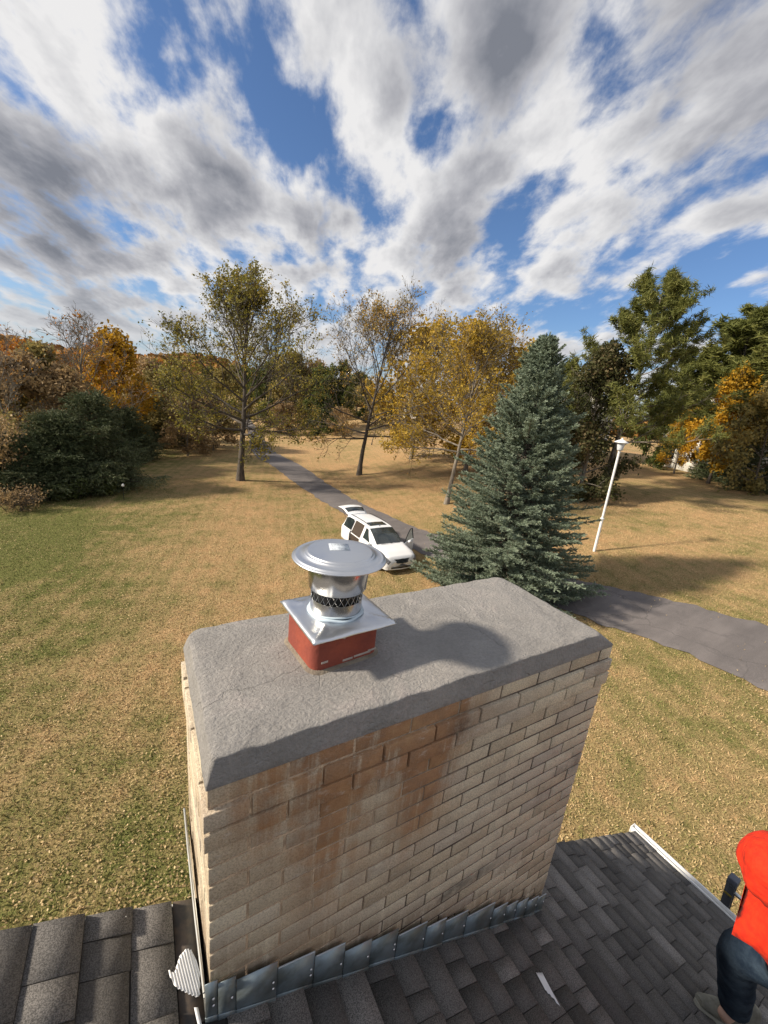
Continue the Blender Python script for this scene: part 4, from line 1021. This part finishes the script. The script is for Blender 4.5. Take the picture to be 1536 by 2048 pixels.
# ------------------------------------------------------------------ ladder at the eave and the person beside it
LD = mat('charcoal_fibreglass', (.035, .038, .045), .45)
lx0 = EAVE+.15
lad = thing('ladder', 'dark ladder with a yellow tag leaning on the roof edge behind the person', 'ladder', (lx0+1.5, -.56, float(terrain(lx0+1.5, -.5))))
gz = float(terrain(lx0+1.5, -.5)); topz = -2.40
def lp(z): return (-(z-gz)/(RZ(EAVE)-gz)*1.5, z-gz)
for sy in (.20, -.20):
    xa, za = lp(gz); xb, zb = lp(topz); m = MB()
    for e in (-.028, .020): m.hexa([(xa-.012+e, sy-.028, za), (xa+.012+e-.004, sy-.028, za), (xa+.012+e-.004, sy+.028, za), (xa-.012+e, sy+.028, za), (xb-.012+e, sy-.028, zb), (xb+.012+e-.004, sy-.028, zb), (xb+.012+e-.004, sy+.028, zb), (xb-.012+e, sy+.028, zb)])
    m.hexa([(xa-.03, sy-.006, za), (xa+.02, sy-.006, za), (xa+.02, sy+.006, za), (xa-.03, sy+.006, za), (xb-.03, sy-.006, zb), (xb+.02, sy-.006, zb), (xb+.02, sy+.006, zb), (xb-.03, sy+.006, zb)])
    rl = m.build('rail', LD, lad)
    m = MB(); xt, zt_ = lp(topz-.03); m.box((xt-.005, sy, zt_+.03), (.075, .066, .07)); m.build('rail_cap', mat('grey_cap', (.10, .11, .14), .5) if sy > 0 else bpy.data.materials['grey_cap'], rl, bevel=.01)
    if sy > 0:
        m = MB(); xt, zt_ = lp(topz-.13); m.box((xt-.036, sy, zt_), (.004, .05, .05)); m.build('yellow_tag', mat('yellow_tag', (.45, .33, .03), .5), rl)
zz = topz-.12; 
while zz > gz+.2:
    xr_, zr2 = lp(zz); m = MB(); m.tube([(xr_, -.195, zr2), (xr_, .195, zr2)], .016, 8); m.build('rung', GALV2, lad, smooth=True); zz -= .305

def RP(px, py, t_): return CAMP+ray(px, py)*t_
FOLD = bpy.data.textures.new('cloth_folds', 'CLOUDS'); FOLD.noise_scale = .11
def skin(name, chains, mat_, parent, sub=2):
    """chains: lists of (point, radius); chains start on an existing point to join"""
    V, E_, Rr_ = [], [], []
    for ch in chains:
        prev = None
        for p, r_ in ch:
            p = np.array(p, float); hit = None
            for i, q in enumerate(V):
                if np.linalg.norm(q-p) < 1e-5: hit = i
            if hit is None: V.append(p); Rr_.append(r_); hit = len(V)-1
            if prev is not None: E_.append((prev, hit))
            prev = hit
    me = bpy.data.meshes.new(name); me.from_pydata([tuple(v_) for v_ in V], E_, []); me.materials.append(mat_)
    o = bpy.data.objects.new(name, me); COL.objects.link(o); o.parent = parent
    sk = o.modifiers.new('skin', 'SKIN'); sk.use_smooth_shade = True
    for i, sv in enumerate(me.skin_vertices[0].data):
        r_ = Rr_[i]; sv.radius = (r_, r_) if isinstance(r_, (int, float)) else r_
        sv.use_root = (i == 0)
    ss_ = o.modifiers.new('sub', 'SUBSURF'); ss_.levels = sub; ss_.render_levels = sub
    if name == 'jeans':
        dm = o.modifiers.new('folds', 'DISPLACE'); dm.texture = FOLD; dm.strength = .016; dm.texture_coords = 'GLOBAL'
    return o
per = thing('person', 'person in a bright orange hooded jacket and dark jeans on the roof edge', 'person', (0, 0, 0))
SKIN = mat('skin', (.55, .34, .25), .5)
ORG = bpy.data.materials.new('orange_fleece'); ORG.use_nodes = True; t = NT(ORG.node_tree); b = t.n['Principled BSDF']
co = t.add('ShaderNodeTexCoord').outputs['Object']
t.l.new(t.mix(t.smooth(t.noise(co, 35, 4, .6), .3, .7), (.50, .014, .0, 1), (.66, .026, .001, 1)), b.inputs['Base Color']); b.inputs['Roughness'].default_value = .9; 
bn = t.add('ShaderNodeBump'); bn.inputs['Strength'].default_value = 1.0; bn.inputs['Distance'].default_value = .03; t.l.new(t.noise(t.mapping(co, (1, 1, .45)), 9, 3, .5, 1.0), bn.inputs['Height']); t.l.new(bn.outputs[0], b.inputs['Normal'])
JEAN = mat('dark_denim', (.012, .022, .040), .95, spec=.1, var=(.038, .058, .085), scale=9, bump=1.0, bscale=30)
BOOT = mat('worn_boot', (.19, .185, .15), .8, var=(.11, .105, .085), scale=14, bump=.5)
hip = RP(1622, 1945, 3.24); chest = RP(1632, 1852, 2.95); neck = RP(1598, 1800, 2.80); head = RP(1566, 1750, 2.68)
hl, hr = RP(1550, 1925, 3.2), RP(1660, 1945, 3.24)
fl_ = PL(1447, 2032, (SL, 0, 1), (0, 0, ZL+.03)); kl = RP(1475, 1900, 3.28); al = fl_+np.array([.02, -.02, .10])
fr_ = fl_+np.array([.10, -.48, -.05]); kr = (hr+fr_)/2+np.array([-.15, .03, .05]); ar = fr_+np.array([.02, 0, .10])
shl, shr = chest+np.array([.05, .17, .10]), chest+np.array([.02, -.20, .08])
ell, elr = shl+np.array([-.03, .02, -.27]), shr+np.array([-.12, -.14, -.24]); hal, har = ell+np.array([-.16, -.10, -.12]), elr+np.array([-.22, .05, -.05])
ell = shl+np.array([.12, -.10, -.25]); hal = ell+np.array([-.02, -.20, -.12])
skin('body', [[(hip, (.13, .11)), (chest, (.15, .11)), (neck, .055), (head+np.array([.02, 0, -.03]), (.075, .085)), (head+np.array([0, 0, .06]), (.07, .08))], [(hip, .13), (hl, .085), (kl, .06), (al, .038), (al+np.array([-.10, .02, -.04]), .035)], [(hip, .13), (hr, .085), (kr, .06), (ar, .038), (ar+np.array([-.10, .02, -.04]), .035)],
      [(chest, .15), (shl, .05), (ell, .038), (hal, .027), (hal+np.array([-.03, -.04, -.03]), .03)], [(chest, .15), (shr, .05), (elr, .038), (har, .027), (har+np.array([-.05, 0, -.03]), .03)]], SKIN, per)
skin('jacket', [[(hip+np.array([0, 0, -.06]), (.20, .18)), (hip+np.array([0, 0, .04]), (.20, .18)), (chest+np.array([0, 0, -.10]), (.20, .175)), (chest, (.20, .17)), (neck, .115), ((neck+head)/2, .125)],
                [(chest, (.20, .17)), (shl, .085), (ell, .068), (hal, .048)], [(chest, (.20, .17)), (shr, .085), (elr, .068), (har, .048)]], ORG, per, 3)
# hood pulled over the head
m = MB(); P_ = []
hc = head
for i in range(25):
    th_ = math.pi*i/24; row = []
    for j in range(36):
        ph = 2*math.pi*j/36; d = np.array([math.sin(th_)*math.cos(ph), math.sin(th_)*math.sin(ph), math.cos(th_)])
        r_ = .138*(1+.05*math.cos(ph-1.2)*math.sin(th_))*(1+.10*noise.noise(Vector(d*1.7))+.03*noise.noise(Vector(d*6)))-.016*math.exp(-((d[1]+.28*d[0]+.02)/.06)**2)
        row.append(hc+d*np.array([r_, r_*.94, r_*.98]))
    P_.append(row)
m.grid(np.array(P_), close=True); m.build('hood', ORG, per, smooth=True)
skin('jeans', [[(hip+np.array([0, 0, .03]), (.165, .14)), (hl, .115), ((hl+kl)/2, .105), (kl, .092), ((kl+al)/2, .082), (al+np.array([0, 0, -.02]), .074)], [(hip+np.array([0, 0, .03]), .16), (hr, .11), (kr, .088), ((kr+ar)/2, .08), (ar+np.array([0, 0, -.02]), .072)]], JEAN, per)
for F_ in (fl_, fr_):
    e1 = np.array([.72, -.62, 0]); e1[2] = -SL*e1[0]; e1 /= np.linalg.norm(e1); up_ = np.array([SL, 0, 1])/math.sqrt(1+SL*SL); e2 = np.cross(up_, e1)
    base = F_-up_*.03
    def BP(a_, b_, c_): return base+e1*a_+e2*b_+up_*c_
    prof = [(-.15, .028, .05), (-.13, .042, .06), (-.07, .050, .075), (0, .048, .10), (.05, .046, .15), (.10, .044, .17), (.135, .036, .165)]
    P_ = []
    for a_, w__, h_ in prof: P_.append([BP(a_, w__*math.copysign(abs(math.cos(q))**.6, math.cos(q)), .025+(h_-.025)*.5*(1+math.sin(q))) for q in np.linspace(0, 2*math.pi, 20, endpoint=False)])
    m = MB(); m.grid(np.array(P_), close=True)
    for row in (P_[0], P_[-1]): m.add(np.vstack([row, np.mean(row, 0)]), [[k_, (k_+1) % 20, 20] for k_ in range(20)])
    bo = m.build('boot', BOOT, per, smooth=True)
    m = MB(); P_ = []
    for z_ in (.0, .028): P_.append([BP(.145*(-1 if False else 1)*math.cos(q)*1.08-.005, .052*math.copysign(abs(math.sin(q))**.8, math.sin(q)), z_) for q in np.linspace(0, 2*math.pi, 28, endpoint=False)])
    m.grid(np.array(P_), close=True); 
    for row in (P_[0], P_[-1]): m.add(np.vstack([row, np.mean(row, 0)]), [[k_, (k_+1) % 28, 28] for k_ in range(28)])
    m.build('sole', mat('pale_sole', (.30, .29, .24), .8) if F_ is fl_ else bpy.data.materials['pale_sole'], bo)
for H_, dr in ((hal, np.array([-.35, -.75, -.45])), (har, np.array([-.85, .1, -.4]))):
    dr = dr/np.linalg.norm(dr); sdv = np.cross(dr, (0, 0, 1)); sdv /= np.linalg.norm(sdv); dn = np.cross(sdv, dr)
    pc = H_+dr*.06; chains = [[(H_, .024), (pc, (.036, .018)), (pc+dr*.03, (.036, .016))]]
    for k_, (o_, l_) in enumerate(((-.030, .070), (-.010, .080), (.010, .075), (.028, .060))):
        p1 = pc+dr*.035+sdv*o_; p2 = p1+dr*l_*.5-dn*.008; p3 = p2+dr*l_*.35-dn*.02
        chains.append([(pc+dr*.03, .016), (p1, .0095), (p2, .009), (p3, .0075)])
    chains.append([(H_, .024), (H_+dr*.03-sdv*.035, .012), (H_+dr*.06-sdv*.055-dn*.01, .0095), (H_+dr*.085-sdv*.060-dn*.02, .008)])
    skin('hand', chains, SKIN, per, 2)

# ------------------------------------------------------------------ foreground blue spruce
sb = G(996, 1190); sH = TALL(sb, 678)
conifer('spruce_tree', 'large blue green spruce tree beyond the right end of the chimney', 'spruce tree', sb, sH, 3.25, 980, 40, 27, N_BLUE, BARKL, bl=.070, bw=.026, droop=.16, tipup=.50, power=.74, seed=8, base=.012, twl=.21, lump=.30)

# ------------------------------------------------------------------ the three lawn trees and small ones beyond
b1_ = G(481, 961); H1 = TALL(b1_, 548)
deciduous('walnut_tree', 'big olive leaved tree left of the driveway with low spreading limbs', 'tree', b1_, H1, .26, H1*.47, .34, L_OLIVE, BARK, 22000, .125, n1=26, n2=10, n3=6, n4=4, seed=21, leaf_lo=.2, low_ang=86, topf=.42)
b2_ = G(718, 950); H2 = TALL(b2_, 592)
deciduous('lawn_tree', 'nearly bare tree in the middle of the lawn right of the driveway', 'tree', b2_, H2, .24, H2*.64, .27, L_SPARSE, BARK, 6500, .125, n1=21, n2=10, n3=6, n4=4, seed=32, low_ang=80, topf=.5, lean=(.03, 0))
b3_ = G(893, 1008); H3 = TALL(b3_, 645)
deciduous('golden_tree', 'golden leaved tree with leaning pale trunk beside the blue spruce', 'tree', b3_, H3, .32, H3*.52, .20, L_GOLD, BARKL, 17000, .10, n1=20, n2=9, n3=6, n4=3, seed=43, low_ang=80, topf=.60, lean=(.06, -.03), leaf_lo=.8)
b4_ = G(795, 868)
deciduous('lawn_tree', 'bare grey tree far back on the lawn behind the nearly bare tree', 'tree', b4_, TALL(b4_, 665), .22, 6.5, .26, L_SPARSE, BARK, 1500, .2, n1=13, n2=7, n3=5, n4=2, seed=54, low_ang=70)
b5_ = G(743, 890)
deciduous('small_tree', 'slim young tree just right of the nearly bare tree', 'tree', b5_, TALL(b5_, 810), .35, 1.8, .09, L_BRUSH, BARK, 500, .2, n1=9, n2=5, n3=3, n4=1, seed=55)
b6_ = G(858, 916)
deciduous('small_tree', 'slim young tree on the lawn left of the golden tree trunk', 'tree', b6_, TALL(b6_, 850), .4, 1.2, .06, L_GOLD, BARK, 400, .15, n1=8, n2=5, n3=3, n4=1, seed=56)
b7_ = G(888, 912)
deciduous('small_tree', 'short young tree close behind the golden tree trunk', 'tree', b7_, TALL(b7_, 850), .4, 1.2, .06, L_GOLD, BARK, 300, .15, n1=8, n2=5, n3=3, n4=1, seed=57)

# ------------------------------------------------------------------ left side: cedars and brush
GC = 'dark cedars along the left lawn edge'
for i, (px, py, tp, R_, lab) in enumerate([(60, 992, 880, 2.2, 'low dark cedar tree nearest the left edge of the photo'), (122, 985, 835, 2.9, 'broad dark cedar tree at the front of the left thicket'), (192, 975, 795, 3.3, 'tall shaggy cedar tree just left of the garden light'),
                                           (252, 920, 822, 3.0, 'dark cedar tree behind the garden light below the yellow maple'), (312, 888, 800, 3.3, 'almost black cedar tree at the far end of the left thicket')]):
    b_ = G(px, py); h_ = TALL(b_, tp)
    conifer('cedar_tree', lab, 'cedar tree', b_, h_, R_, 250, 19, 24, N_CEDAR, BARK, bl=.14, bw=.05, droop=-.1, tipup=.2, power=.62, group=GC, seed=60+i, base=.01, twl=.85, lump=.55, shag=.25)
GB = 'brush and bushes at the left lawn edge'
for i, (px, py, tp, R_, lm, nl, ls, lab) in enumerate([
    (-30, 1000, 840, 2.8, L_BROWN, 3500, .12, 'brown thicket bush cut by the left edge of the photo'), (25, 985, 830, 2.6, L_BRUSH, 3800, .12, 'tangled olive brown bush between photo edge and cedars'),
    (30, 1022, 975, 1.6, L_BROWN, 1500, .08, 'low burgundy brown bramble at the far left lawn edge'), (150, 998, 962, 1.5, L_GREEN, 2200, .09, 'low dark green bush at the foot of the front cedar'),
    (205, 992, 965, 1.2, L_GREEN, 1800, .09, 'low green bush at the foot of the shaggy cedar')]):
    b_ = G(px, py); shrub('bush', lab, 'bush', b_, TALL(b_, tp), R_, lm, BARKL if i < 2 else BARK, nl, ls, GB, seed=80+i, nst=10)
lowred = leafmat('burgundy_leaves', [(.1, (.05, .025, .025)), (1, (.14, .07, .06))])

# ------------------------------------------------------------------ trees behind the lawn: five built once, the rest copied with their own size and turn
protos = {}
def bgtree(kind, lab, px, dist, tp, wid=1.0, seed=1, group='trees along the back of the lawn'):
    b_ = AT(px, dist); h_ = TALL(b_, tp)
    if kind not in protos:
        if kind == 'brown': o = deciduous('background_tree', lab, 'tree', b_, 12, .12, 5.2, .18, L_BROWN, BARKL, 6500, .26, n1=15, n2=7, n3=5, n4=2, seed=100, low_ang=75, group=group); hh = 12
        if kind == 'olive': o = deciduous('background_tree', lab, 'tree', b_, 12, .08, 5.4, .18, L_BRUSH, BARK, 9000, .26, n1=16, n2=7, n3=5, n4=2, seed=101, low_ang=80, group=group); hh = 12
        if kind == 'green': o = deciduous('background_tree', lab, 'tree', b_, 12, .08, 4.8, .2, L_GREEN, BARK, 12000, .28, n1=16, n2=7, n3=5, n4=1, seed=102, group=group); hh = 12
        if kind == 'gold': o = deciduous('background_tree', lab, 'tree', b_, 12, .2, 5.0, .17, L_GOLD, BARKL, 5500, .24, n1=16, n2=8, n3=5, n4=3, seed=103, low_ang=72, group=group, leaf_lo=.5); hh = 12
        if kind == 'bare': o = deciduous('bare_tree', lab, 'tree', b_, 12, .25, 5.0, .17, L_ORANGE, BARKL, 300, .13, n1=14, n2=8, n3=6, n4=3, seed=104, low_ang=45, topf=.45, group=group, leaf_lo=-8); hh = 12
        if kind == 'yellow': o = deciduous('maple_tree', lab, 'tree', b_, 12, .16, 3.9, .2, L_YELLOW, BARK, 9000, .22, n1=16, n2=8, n3=5, n4=2, seed=105, low_ang=60, group=group); hh = 12
        if kind == 'orange': o = deciduous('maple_tree', lab, 'tree', b_, 12, .12, 4.2, .2, L_ORANGE, BARK, 8000, .24, n1=16, n2=8, n3=5, n4=2, seed=106, low_ang=65, group=group); hh = 12
        if kind == 'pine': o = pine('pine_tree', lab, 'pine tree', b_, 12, 3.9, N_PINE, BARK, clear=.26, n1=50, ntuft=11, tr_=.40, nbl=34, seed=107, bw=.075, group=group); hh = 12
        protos[kind] = (o, hh); k_ = h_/hh; o.scale = (k_*wid, k_*wid, k_); o.rotation_euler[2] = seed
        return o
    o, hh = protos[kind]; k_ = h_/hh
    return clone(o, b_, seed*1.7, (k_*wid, k_*wid, k_), lab, group)
BGT = [
 ('bare', 'bare multi stemmed tree with a few rusty leaves on top, left of the yellow maple', 152, 50, 622, 1.15), ('bare', 'dead looking bare tree at the very left edge of the photo', 0, 44, 650, .7),
 ('yellow', 'bright yellow maple rising behind the dark cedars', 234, 56, 664, .95), ('orange', 'orange maple just left of the bright yellow maple', 196, 62, 694, .8),
 ('brown', 'reddish brown tree behind the thicket at the left photo edge', 15, 47, 715, 1.1), ('olive', 'yellow green topped tree left of the bare multi stemmed tree', 72, 50, 700, .95),
 ('brown', 'dull brown tree below the bare multi stemmed tree', 118, 46, 740, 1.0), ('orange', 'orange tree on the left skyline beyond the brown tree', 40, 75, 688, .9),
 ('brown', 'brown tree just right of the bright yellow maple', 292, 72, 722, 1.0), ('olive', 'olive tree behind the far end cedar', 335, 66, 742, 1.1), ('olive', 'low olive tree behind the left limbs of the big olive tree', 395, 62, 758, 1.2),
 ('brown', 'low grey brown tree left of the big tree trunk', 372, 55, 800, 1.2), ('brown', 'low brown tree close left of the big tree trunk', 425, 60, 800, 1.3), ('olive', 'olive tree behind the trunk of the big tree', 452, 85, 745, 1.0), 
 ('green', 'green tree right of the big tree trunk at the back of the lawn', 545, 98, 722, .9), ('olive', 'olive tree at the back where the driveway ends', 585, 96, 712, 1.0), ('brown', 'thin brown tree between the driveway end and the dark pine', 622, 100, 726, .9),
 ('green', 'dark green tree in the back row left of the dark pine', 655, 92, 735, .9), ('pine', 'dark pine standing behind the nearly bare tree', 690, 92, 730, .8), ('green', 'round green tree just right of the driveway end', 640, 84, 790, 1.2),
 ('brown', 'low rusty tree beneath the dark pine', 690, 80, 818, 1.4), ('olive', 'olive tree right of the dark pine', 735, 110, 765, 1.2), ('green', 'low green tree behind the slim young tree', 770, 120, 775, 1.2), ('brown', 'brown tree behind the bare grey tree', 815, 125, 765, 1.3),
 ('olive', 'olive tree behind the left side of the golden tree', 862, 120, 770, 1.3), ('gold', 'golden brown tree rising above the golden tree on its right', 950, 44, 655, 1.15), ('bare', 'bare branched tree between the golden tree and the spruce top', 1005, 52, 668, 1.1),
 ('gold', 'golden brown tree just left of the spruce top', 1040, 46, 700, 1.1), ('gold', 'sparse gold tree above the golden tree on its left', 835, 52, 650, 1.1), ('brown', 'brown tree low behind the golden tree trunk', 930, 90, 760, 1.4), 
 ('pine', 'short pine beside the spruce top on its right', 1130, 44, 735, .9), ('pine', 'shorter pine between the tall pine and the right hand pines', 1345, 62, 715, 1.3), ('pine', 'broad pine left of the pair at the right edge', 1425, 56, 640, 1.45),
 ('pine', 'tall brownish pine behind the yellow tree', 1490, 62, 630, 1.4), ('pine', 'tall pine cut by the right edge of the photo', 1560, 55, 600, 1.5), ('olive', 'thin olive tree cut by the right edge of the photo', 1540, 47, 760, .8),
 ('green', 'wide green tree behind the driveway end, left of the pair there', 500, 120, 738, 1.3), ('olive', 'broad olive tree farthest back in line with the driveway', 470, 140, 735, 1.4), ('pine', 'dark pine far back just left of the big tree trunk', 415, 130, 738, 1.3),
 ('green', 'broad dark tree far behind the nearly bare tree crown', 715, 130, 748, 1.4), ('pine', 'dark pine far back right of the driveway end', 605, 125, 742, 1.2), ('brown', 'low brown tree at the foot of the back row beside the driveway', 565, 88, 805, 1.5), ('brown', 'low brown tree left of the bare grey tree', 755, 100, 805, 1.5),
 ('orange', 'orange tree far back in the gap left of the big tree', 318, 100, 725, 1.2), ('yellow', 'yellow orange tree standing in front of the white house', 1446, 50, 745, .85), ('yellow', 'short yellow tree left of the taller yellow orange tree', 1372, 54, 820, .8), ('green', 'dark green tree low beside the fence left of the yellow trees', 1330, 58, 800, .8),
]
for i, q in enumerate(BGT): bgtree(q[0], q[1], q[2], q[3], q[4], q[5], seed=i*1.31+.4)
b_ = AT(1236, 38); pine('pine_tree', 'tallest pine, behind the lamp post, with open irregular crown', 'pine tree', b_, TALL(b_, 578), 6.2, N_PINE, BARKL, clear=.26, n1=50, ntuft=14, tr_=.40, nbl=44, seed=71, r0=.26, lean=(.04, -.03), bw=.06)
b_ = AT(1192, 36); deciduous('dense_tree', 'dense dark tree with brown dead leaves between spruce and lamp post', 'tree', b_, TALL(b_, 692), .04, 3.0, .2, L_VINE, BARKL, 22000, .16, n1=26, n2=8, n3=5, n4=1, seed=72, low_ang=70, topf=.35)
GS = 'dark evergreens by the right hand fence'
for i, (px, d_, tp, R_, lab) in enumerate([(1455, 54, 872, 2.2, 'dark evergreen shrub beneath the yellow orange tree'), (1492, 53, 876, 2.0, 'dark evergreen shrub second from the right edge'), (1534, 50, 848, 2.2, 'dark evergreen shrub at the right edge of the photo')]):
    b_ = AT(px, d_); conifer('evergreen_shrub', lab, 'evergreen shrub', b_, TALL(b_, tp), R_, 90, 14, 18, N_CEDAR, BARK, bl=.16, bw=.06, power=.6, group=GS, seed=90+i, twl=.6)
b_ = G(1520, 926); deciduous('small_tree', 'thin bare sapling by the fence near the right edge', 'tree', b_, TALL(b_, 865), .3, 1.2, .05, L_BRUSH, BARKL, 0, .1, n1=9, n2=5, n3=3, n4=1, seed=58)

# ------------------------------------------------------------------ houses beyond
SIDING = mat('white_siding', (.78, .77, .72), .6, var=(.70, .69, .65), scale=1)
ROOFM = mat('grey_roof', (.20, .19, .19), .9, var=(.14, .135, .135), scale=2); WING = mat('dark_window', (.05, .06, .07), .1)
def farhouse(lab, px, d_, Wd, Dp, eave, ridge_, rot, nw=4, storeys=2):
    b_ = AT(px, d_); root = thing('white_house', lab, 'house', b_, rot)
    m = MB(); m.box((0, 0, eave/2-1), (Wd, Dp, eave+2))
    m.add([(-Wd/2, -Dp/2, eave), (-Wd/2, Dp/2, eave), (-Wd/2, 0, ridge_-.12), (Wd/2, -Dp/2, eave), (Wd/2, Dp/2, eave), (Wd/2, 0, ridge_-.12)], [[0, 1, 2], [3, 5, 4]])
    for k_ in range(int(eave/.22)): 
        for sy in (-1, 1): m.box((0, sy*(Dp/2+.006), .1+k_*.22), (Wd-.02, .02, .05))
    m.build('wall', SIDING, root)
    m = MB(); ov = .4
    for sy in (-1, 1): m.hexa([(-Wd/2-ov, sy*(Dp/2+ov), eave-.2), (Wd/2+ov, sy*(Dp/2+ov), eave-.2), (Wd/2+ov, 0, ridge_-.02), (-Wd/2-ov, 0, ridge_-.02), (-Wd/2-ov, sy*(Dp/2+ov), eave-.02), (Wd/2+ov, sy*(Dp/2+ov), eave-.02), (Wd/2+ov, 0, ridge_+.16), (-Wd/2-ov, 0, ridge_+.16)])
    m.build('roof', ROOFM, root)
    for s_ in range(storeys):
        for k_ in range(nw):
            x = -Wd/2+Wd*(k_+.5)/nw; z = 1.6+s_*2.8
            for sy in (-1, 1):
                m = MB()
                for dx_, dz_, sx_, sz_ in ((0, .72, 1.14, .1), (0, -.72, 1.14, .1), (-.52, 0, .1, 1.34), (.52, 0, .1, 1.34), (0, 0, .94, .05)): m.box((x+dx_, sy*(Dp/2+.04), z+dz_), (sx_, .06, sz_))
                fr = m.build('window', WHITE, root); m = MB(); m.box((x, sy*(Dp/2+.022), z), (.98, .03, 1.38)); m.build('pane', WING, fr)
        for sx_ in (-1, 1):
            for yq in (-Dp/4, Dp/4):
                m = MB(); z = 1.6+s_*2.8
                for dy_, dz_, sy_, sz_ in ((0, .72, 1.14, .1), (0, -.72, 1.14, .1), (-.52, 0, .1, 1.34), (.52, 0, .1, 1.34)): m.box((sx_*(Wd/2+.04), yq+dy_, z+dz_), (.06, sy_, sz_))
                fr = m.build('window', WHITE, root); m = MB(); m.box((sx_*(Wd/2+.022), yq, z), (.03, .98, 1.38)); m.build('pane', WING, fr)
    return root
farhouse('white two storey house behind the yellow orange tree', 1545, 64, 18, 10, 6.6, 9.4, R(-30))
farhouse('white house with grey roof behind the spruce and the tall pine', 1140, 62, 10, 9, 7.0, 9.4, R(25))
farhouse('small white house far beyond the lawn behind the bare grey tree', 850, 150, 12, 8, 4.2, 6.8, R(10), 3, 1)

# ------------------------------------------------------------------ wire fence at the right
fa, fb = G(1290, 905), G(1560, 927); fen = thing('wire_fence', 'thin wire fence with dark posts along the back of the right lawn', 'fence', fa)
dv = fb-fa; L_ = np.hypot(dv[0], dv[1]); npst = 12; prev = None
for k_ in range(npst):
    p = fa+dv*k_/(npst-1); p[2] = float(terrain(p[0], p[1])); q = p-fa
    m = MB(); m.tube([(q[0], q[1], q[2]-.2), (q[0], q[1], q[2]+1.35)], .045, 6); m.build('fence_post', BARK, fen)
m = MB()
for zz in (.45, .85, 1.25):
    m.tube([tuple((fa+dv*k_/(npst-1)-fa)[:2])+(float(terrain(*(fa+dv*k_/(npst-1))[:2]))-fa[2]+zz,) for k_ in range(npst)], .010, 4)
m.build('wire', BARK, fen)

# ------------------------------------------------------------------ fallen leaves and grass on the near lawn
rng = np.random.default_rng(77)
def inroad(x, y):
    out = np.zeros(len(x), bool); poly_ = np.vstack([lf, rf[::-1]]); j = len(poly_)-1
    for i in range(len(poly_)):
        xi, yi = poly_[i]; xj, yj = poly_[j]
        c_ = ((yi > y) != (yj > y)) & (x < (xj-xi)*(y-yi)/(yj-yi+1e-12)+xi); out ^= c_; j = i
    return out
def scatter(n, rmax, pw, half=70, onroad=0.0):
    a_ = R(31)+rng.uniform(-R(half), R(half), n); r_ = 3+(rmax-3)*rng.uniform(0, 1, n)**pw; x = r_*np.sin(a_); y = r_*np.cos(a_)
    k_ = (~inroad(x, y) | (rng.uniform(0, 1, n) < onroad)) & ~((x > -.1) & (x < 1.8) & (y > -.1) & (y < .8)) & ~((y < .3) & (x < 3.8)); x, y = x[k_], y[k_]; return x, y
x, y = scatter(170000, 42, .85, onroad=.10); zt_ = terrain(x, y)
cl = np.array([noise.noise(Vector((a_*.35, b_*.35, 0))) for a_, b_ in zip(x, y)]); kp = rng.uniform(0, 1, len(x)) < np.clip(.5+cl*1.3, .12, 1); x, y, zt_ = x[kp], y[kp], zt_[kp]
m = MB(); nr = rng.normal(size=(len(x), 3))*.5; nr[:, 2] = 1; quads(m, np.column_stack([x, y, zt_+np.where(inroad(x, y), .075, .03)]), .030, aspect=1.6, nrm=nr, rnd=np.clip(rng.normal(size=len(x))*.25+.45, 0, 1))
tag(m.build('fallen_leaves', leafmat('fallen_leaf', [(.1, (.22, .15, .07)), (.45, (.42, .30, .15)), (.75, (.58, .44, .24)), (1, (.74, .60, .36))], .1, .7, .5)), 'tan fallen leaves scattered over the near lawn', 'leaves', kind='stuff')
x, y = scatter(300000, 40, .85); n = len(x); P0 = np.column_stack([x, y, terrain(x, y)-.01]); dr = rng.normal(size=(n, 3))*.6; dr[:, 2] = .8
m = MB(); blades(m, P0, dr, rng.uniform(.05, .12, n), .026)
tag(m.build('grass', grm), 'short dry autumn grass on the near lawn', 'grass', kind='stuff')
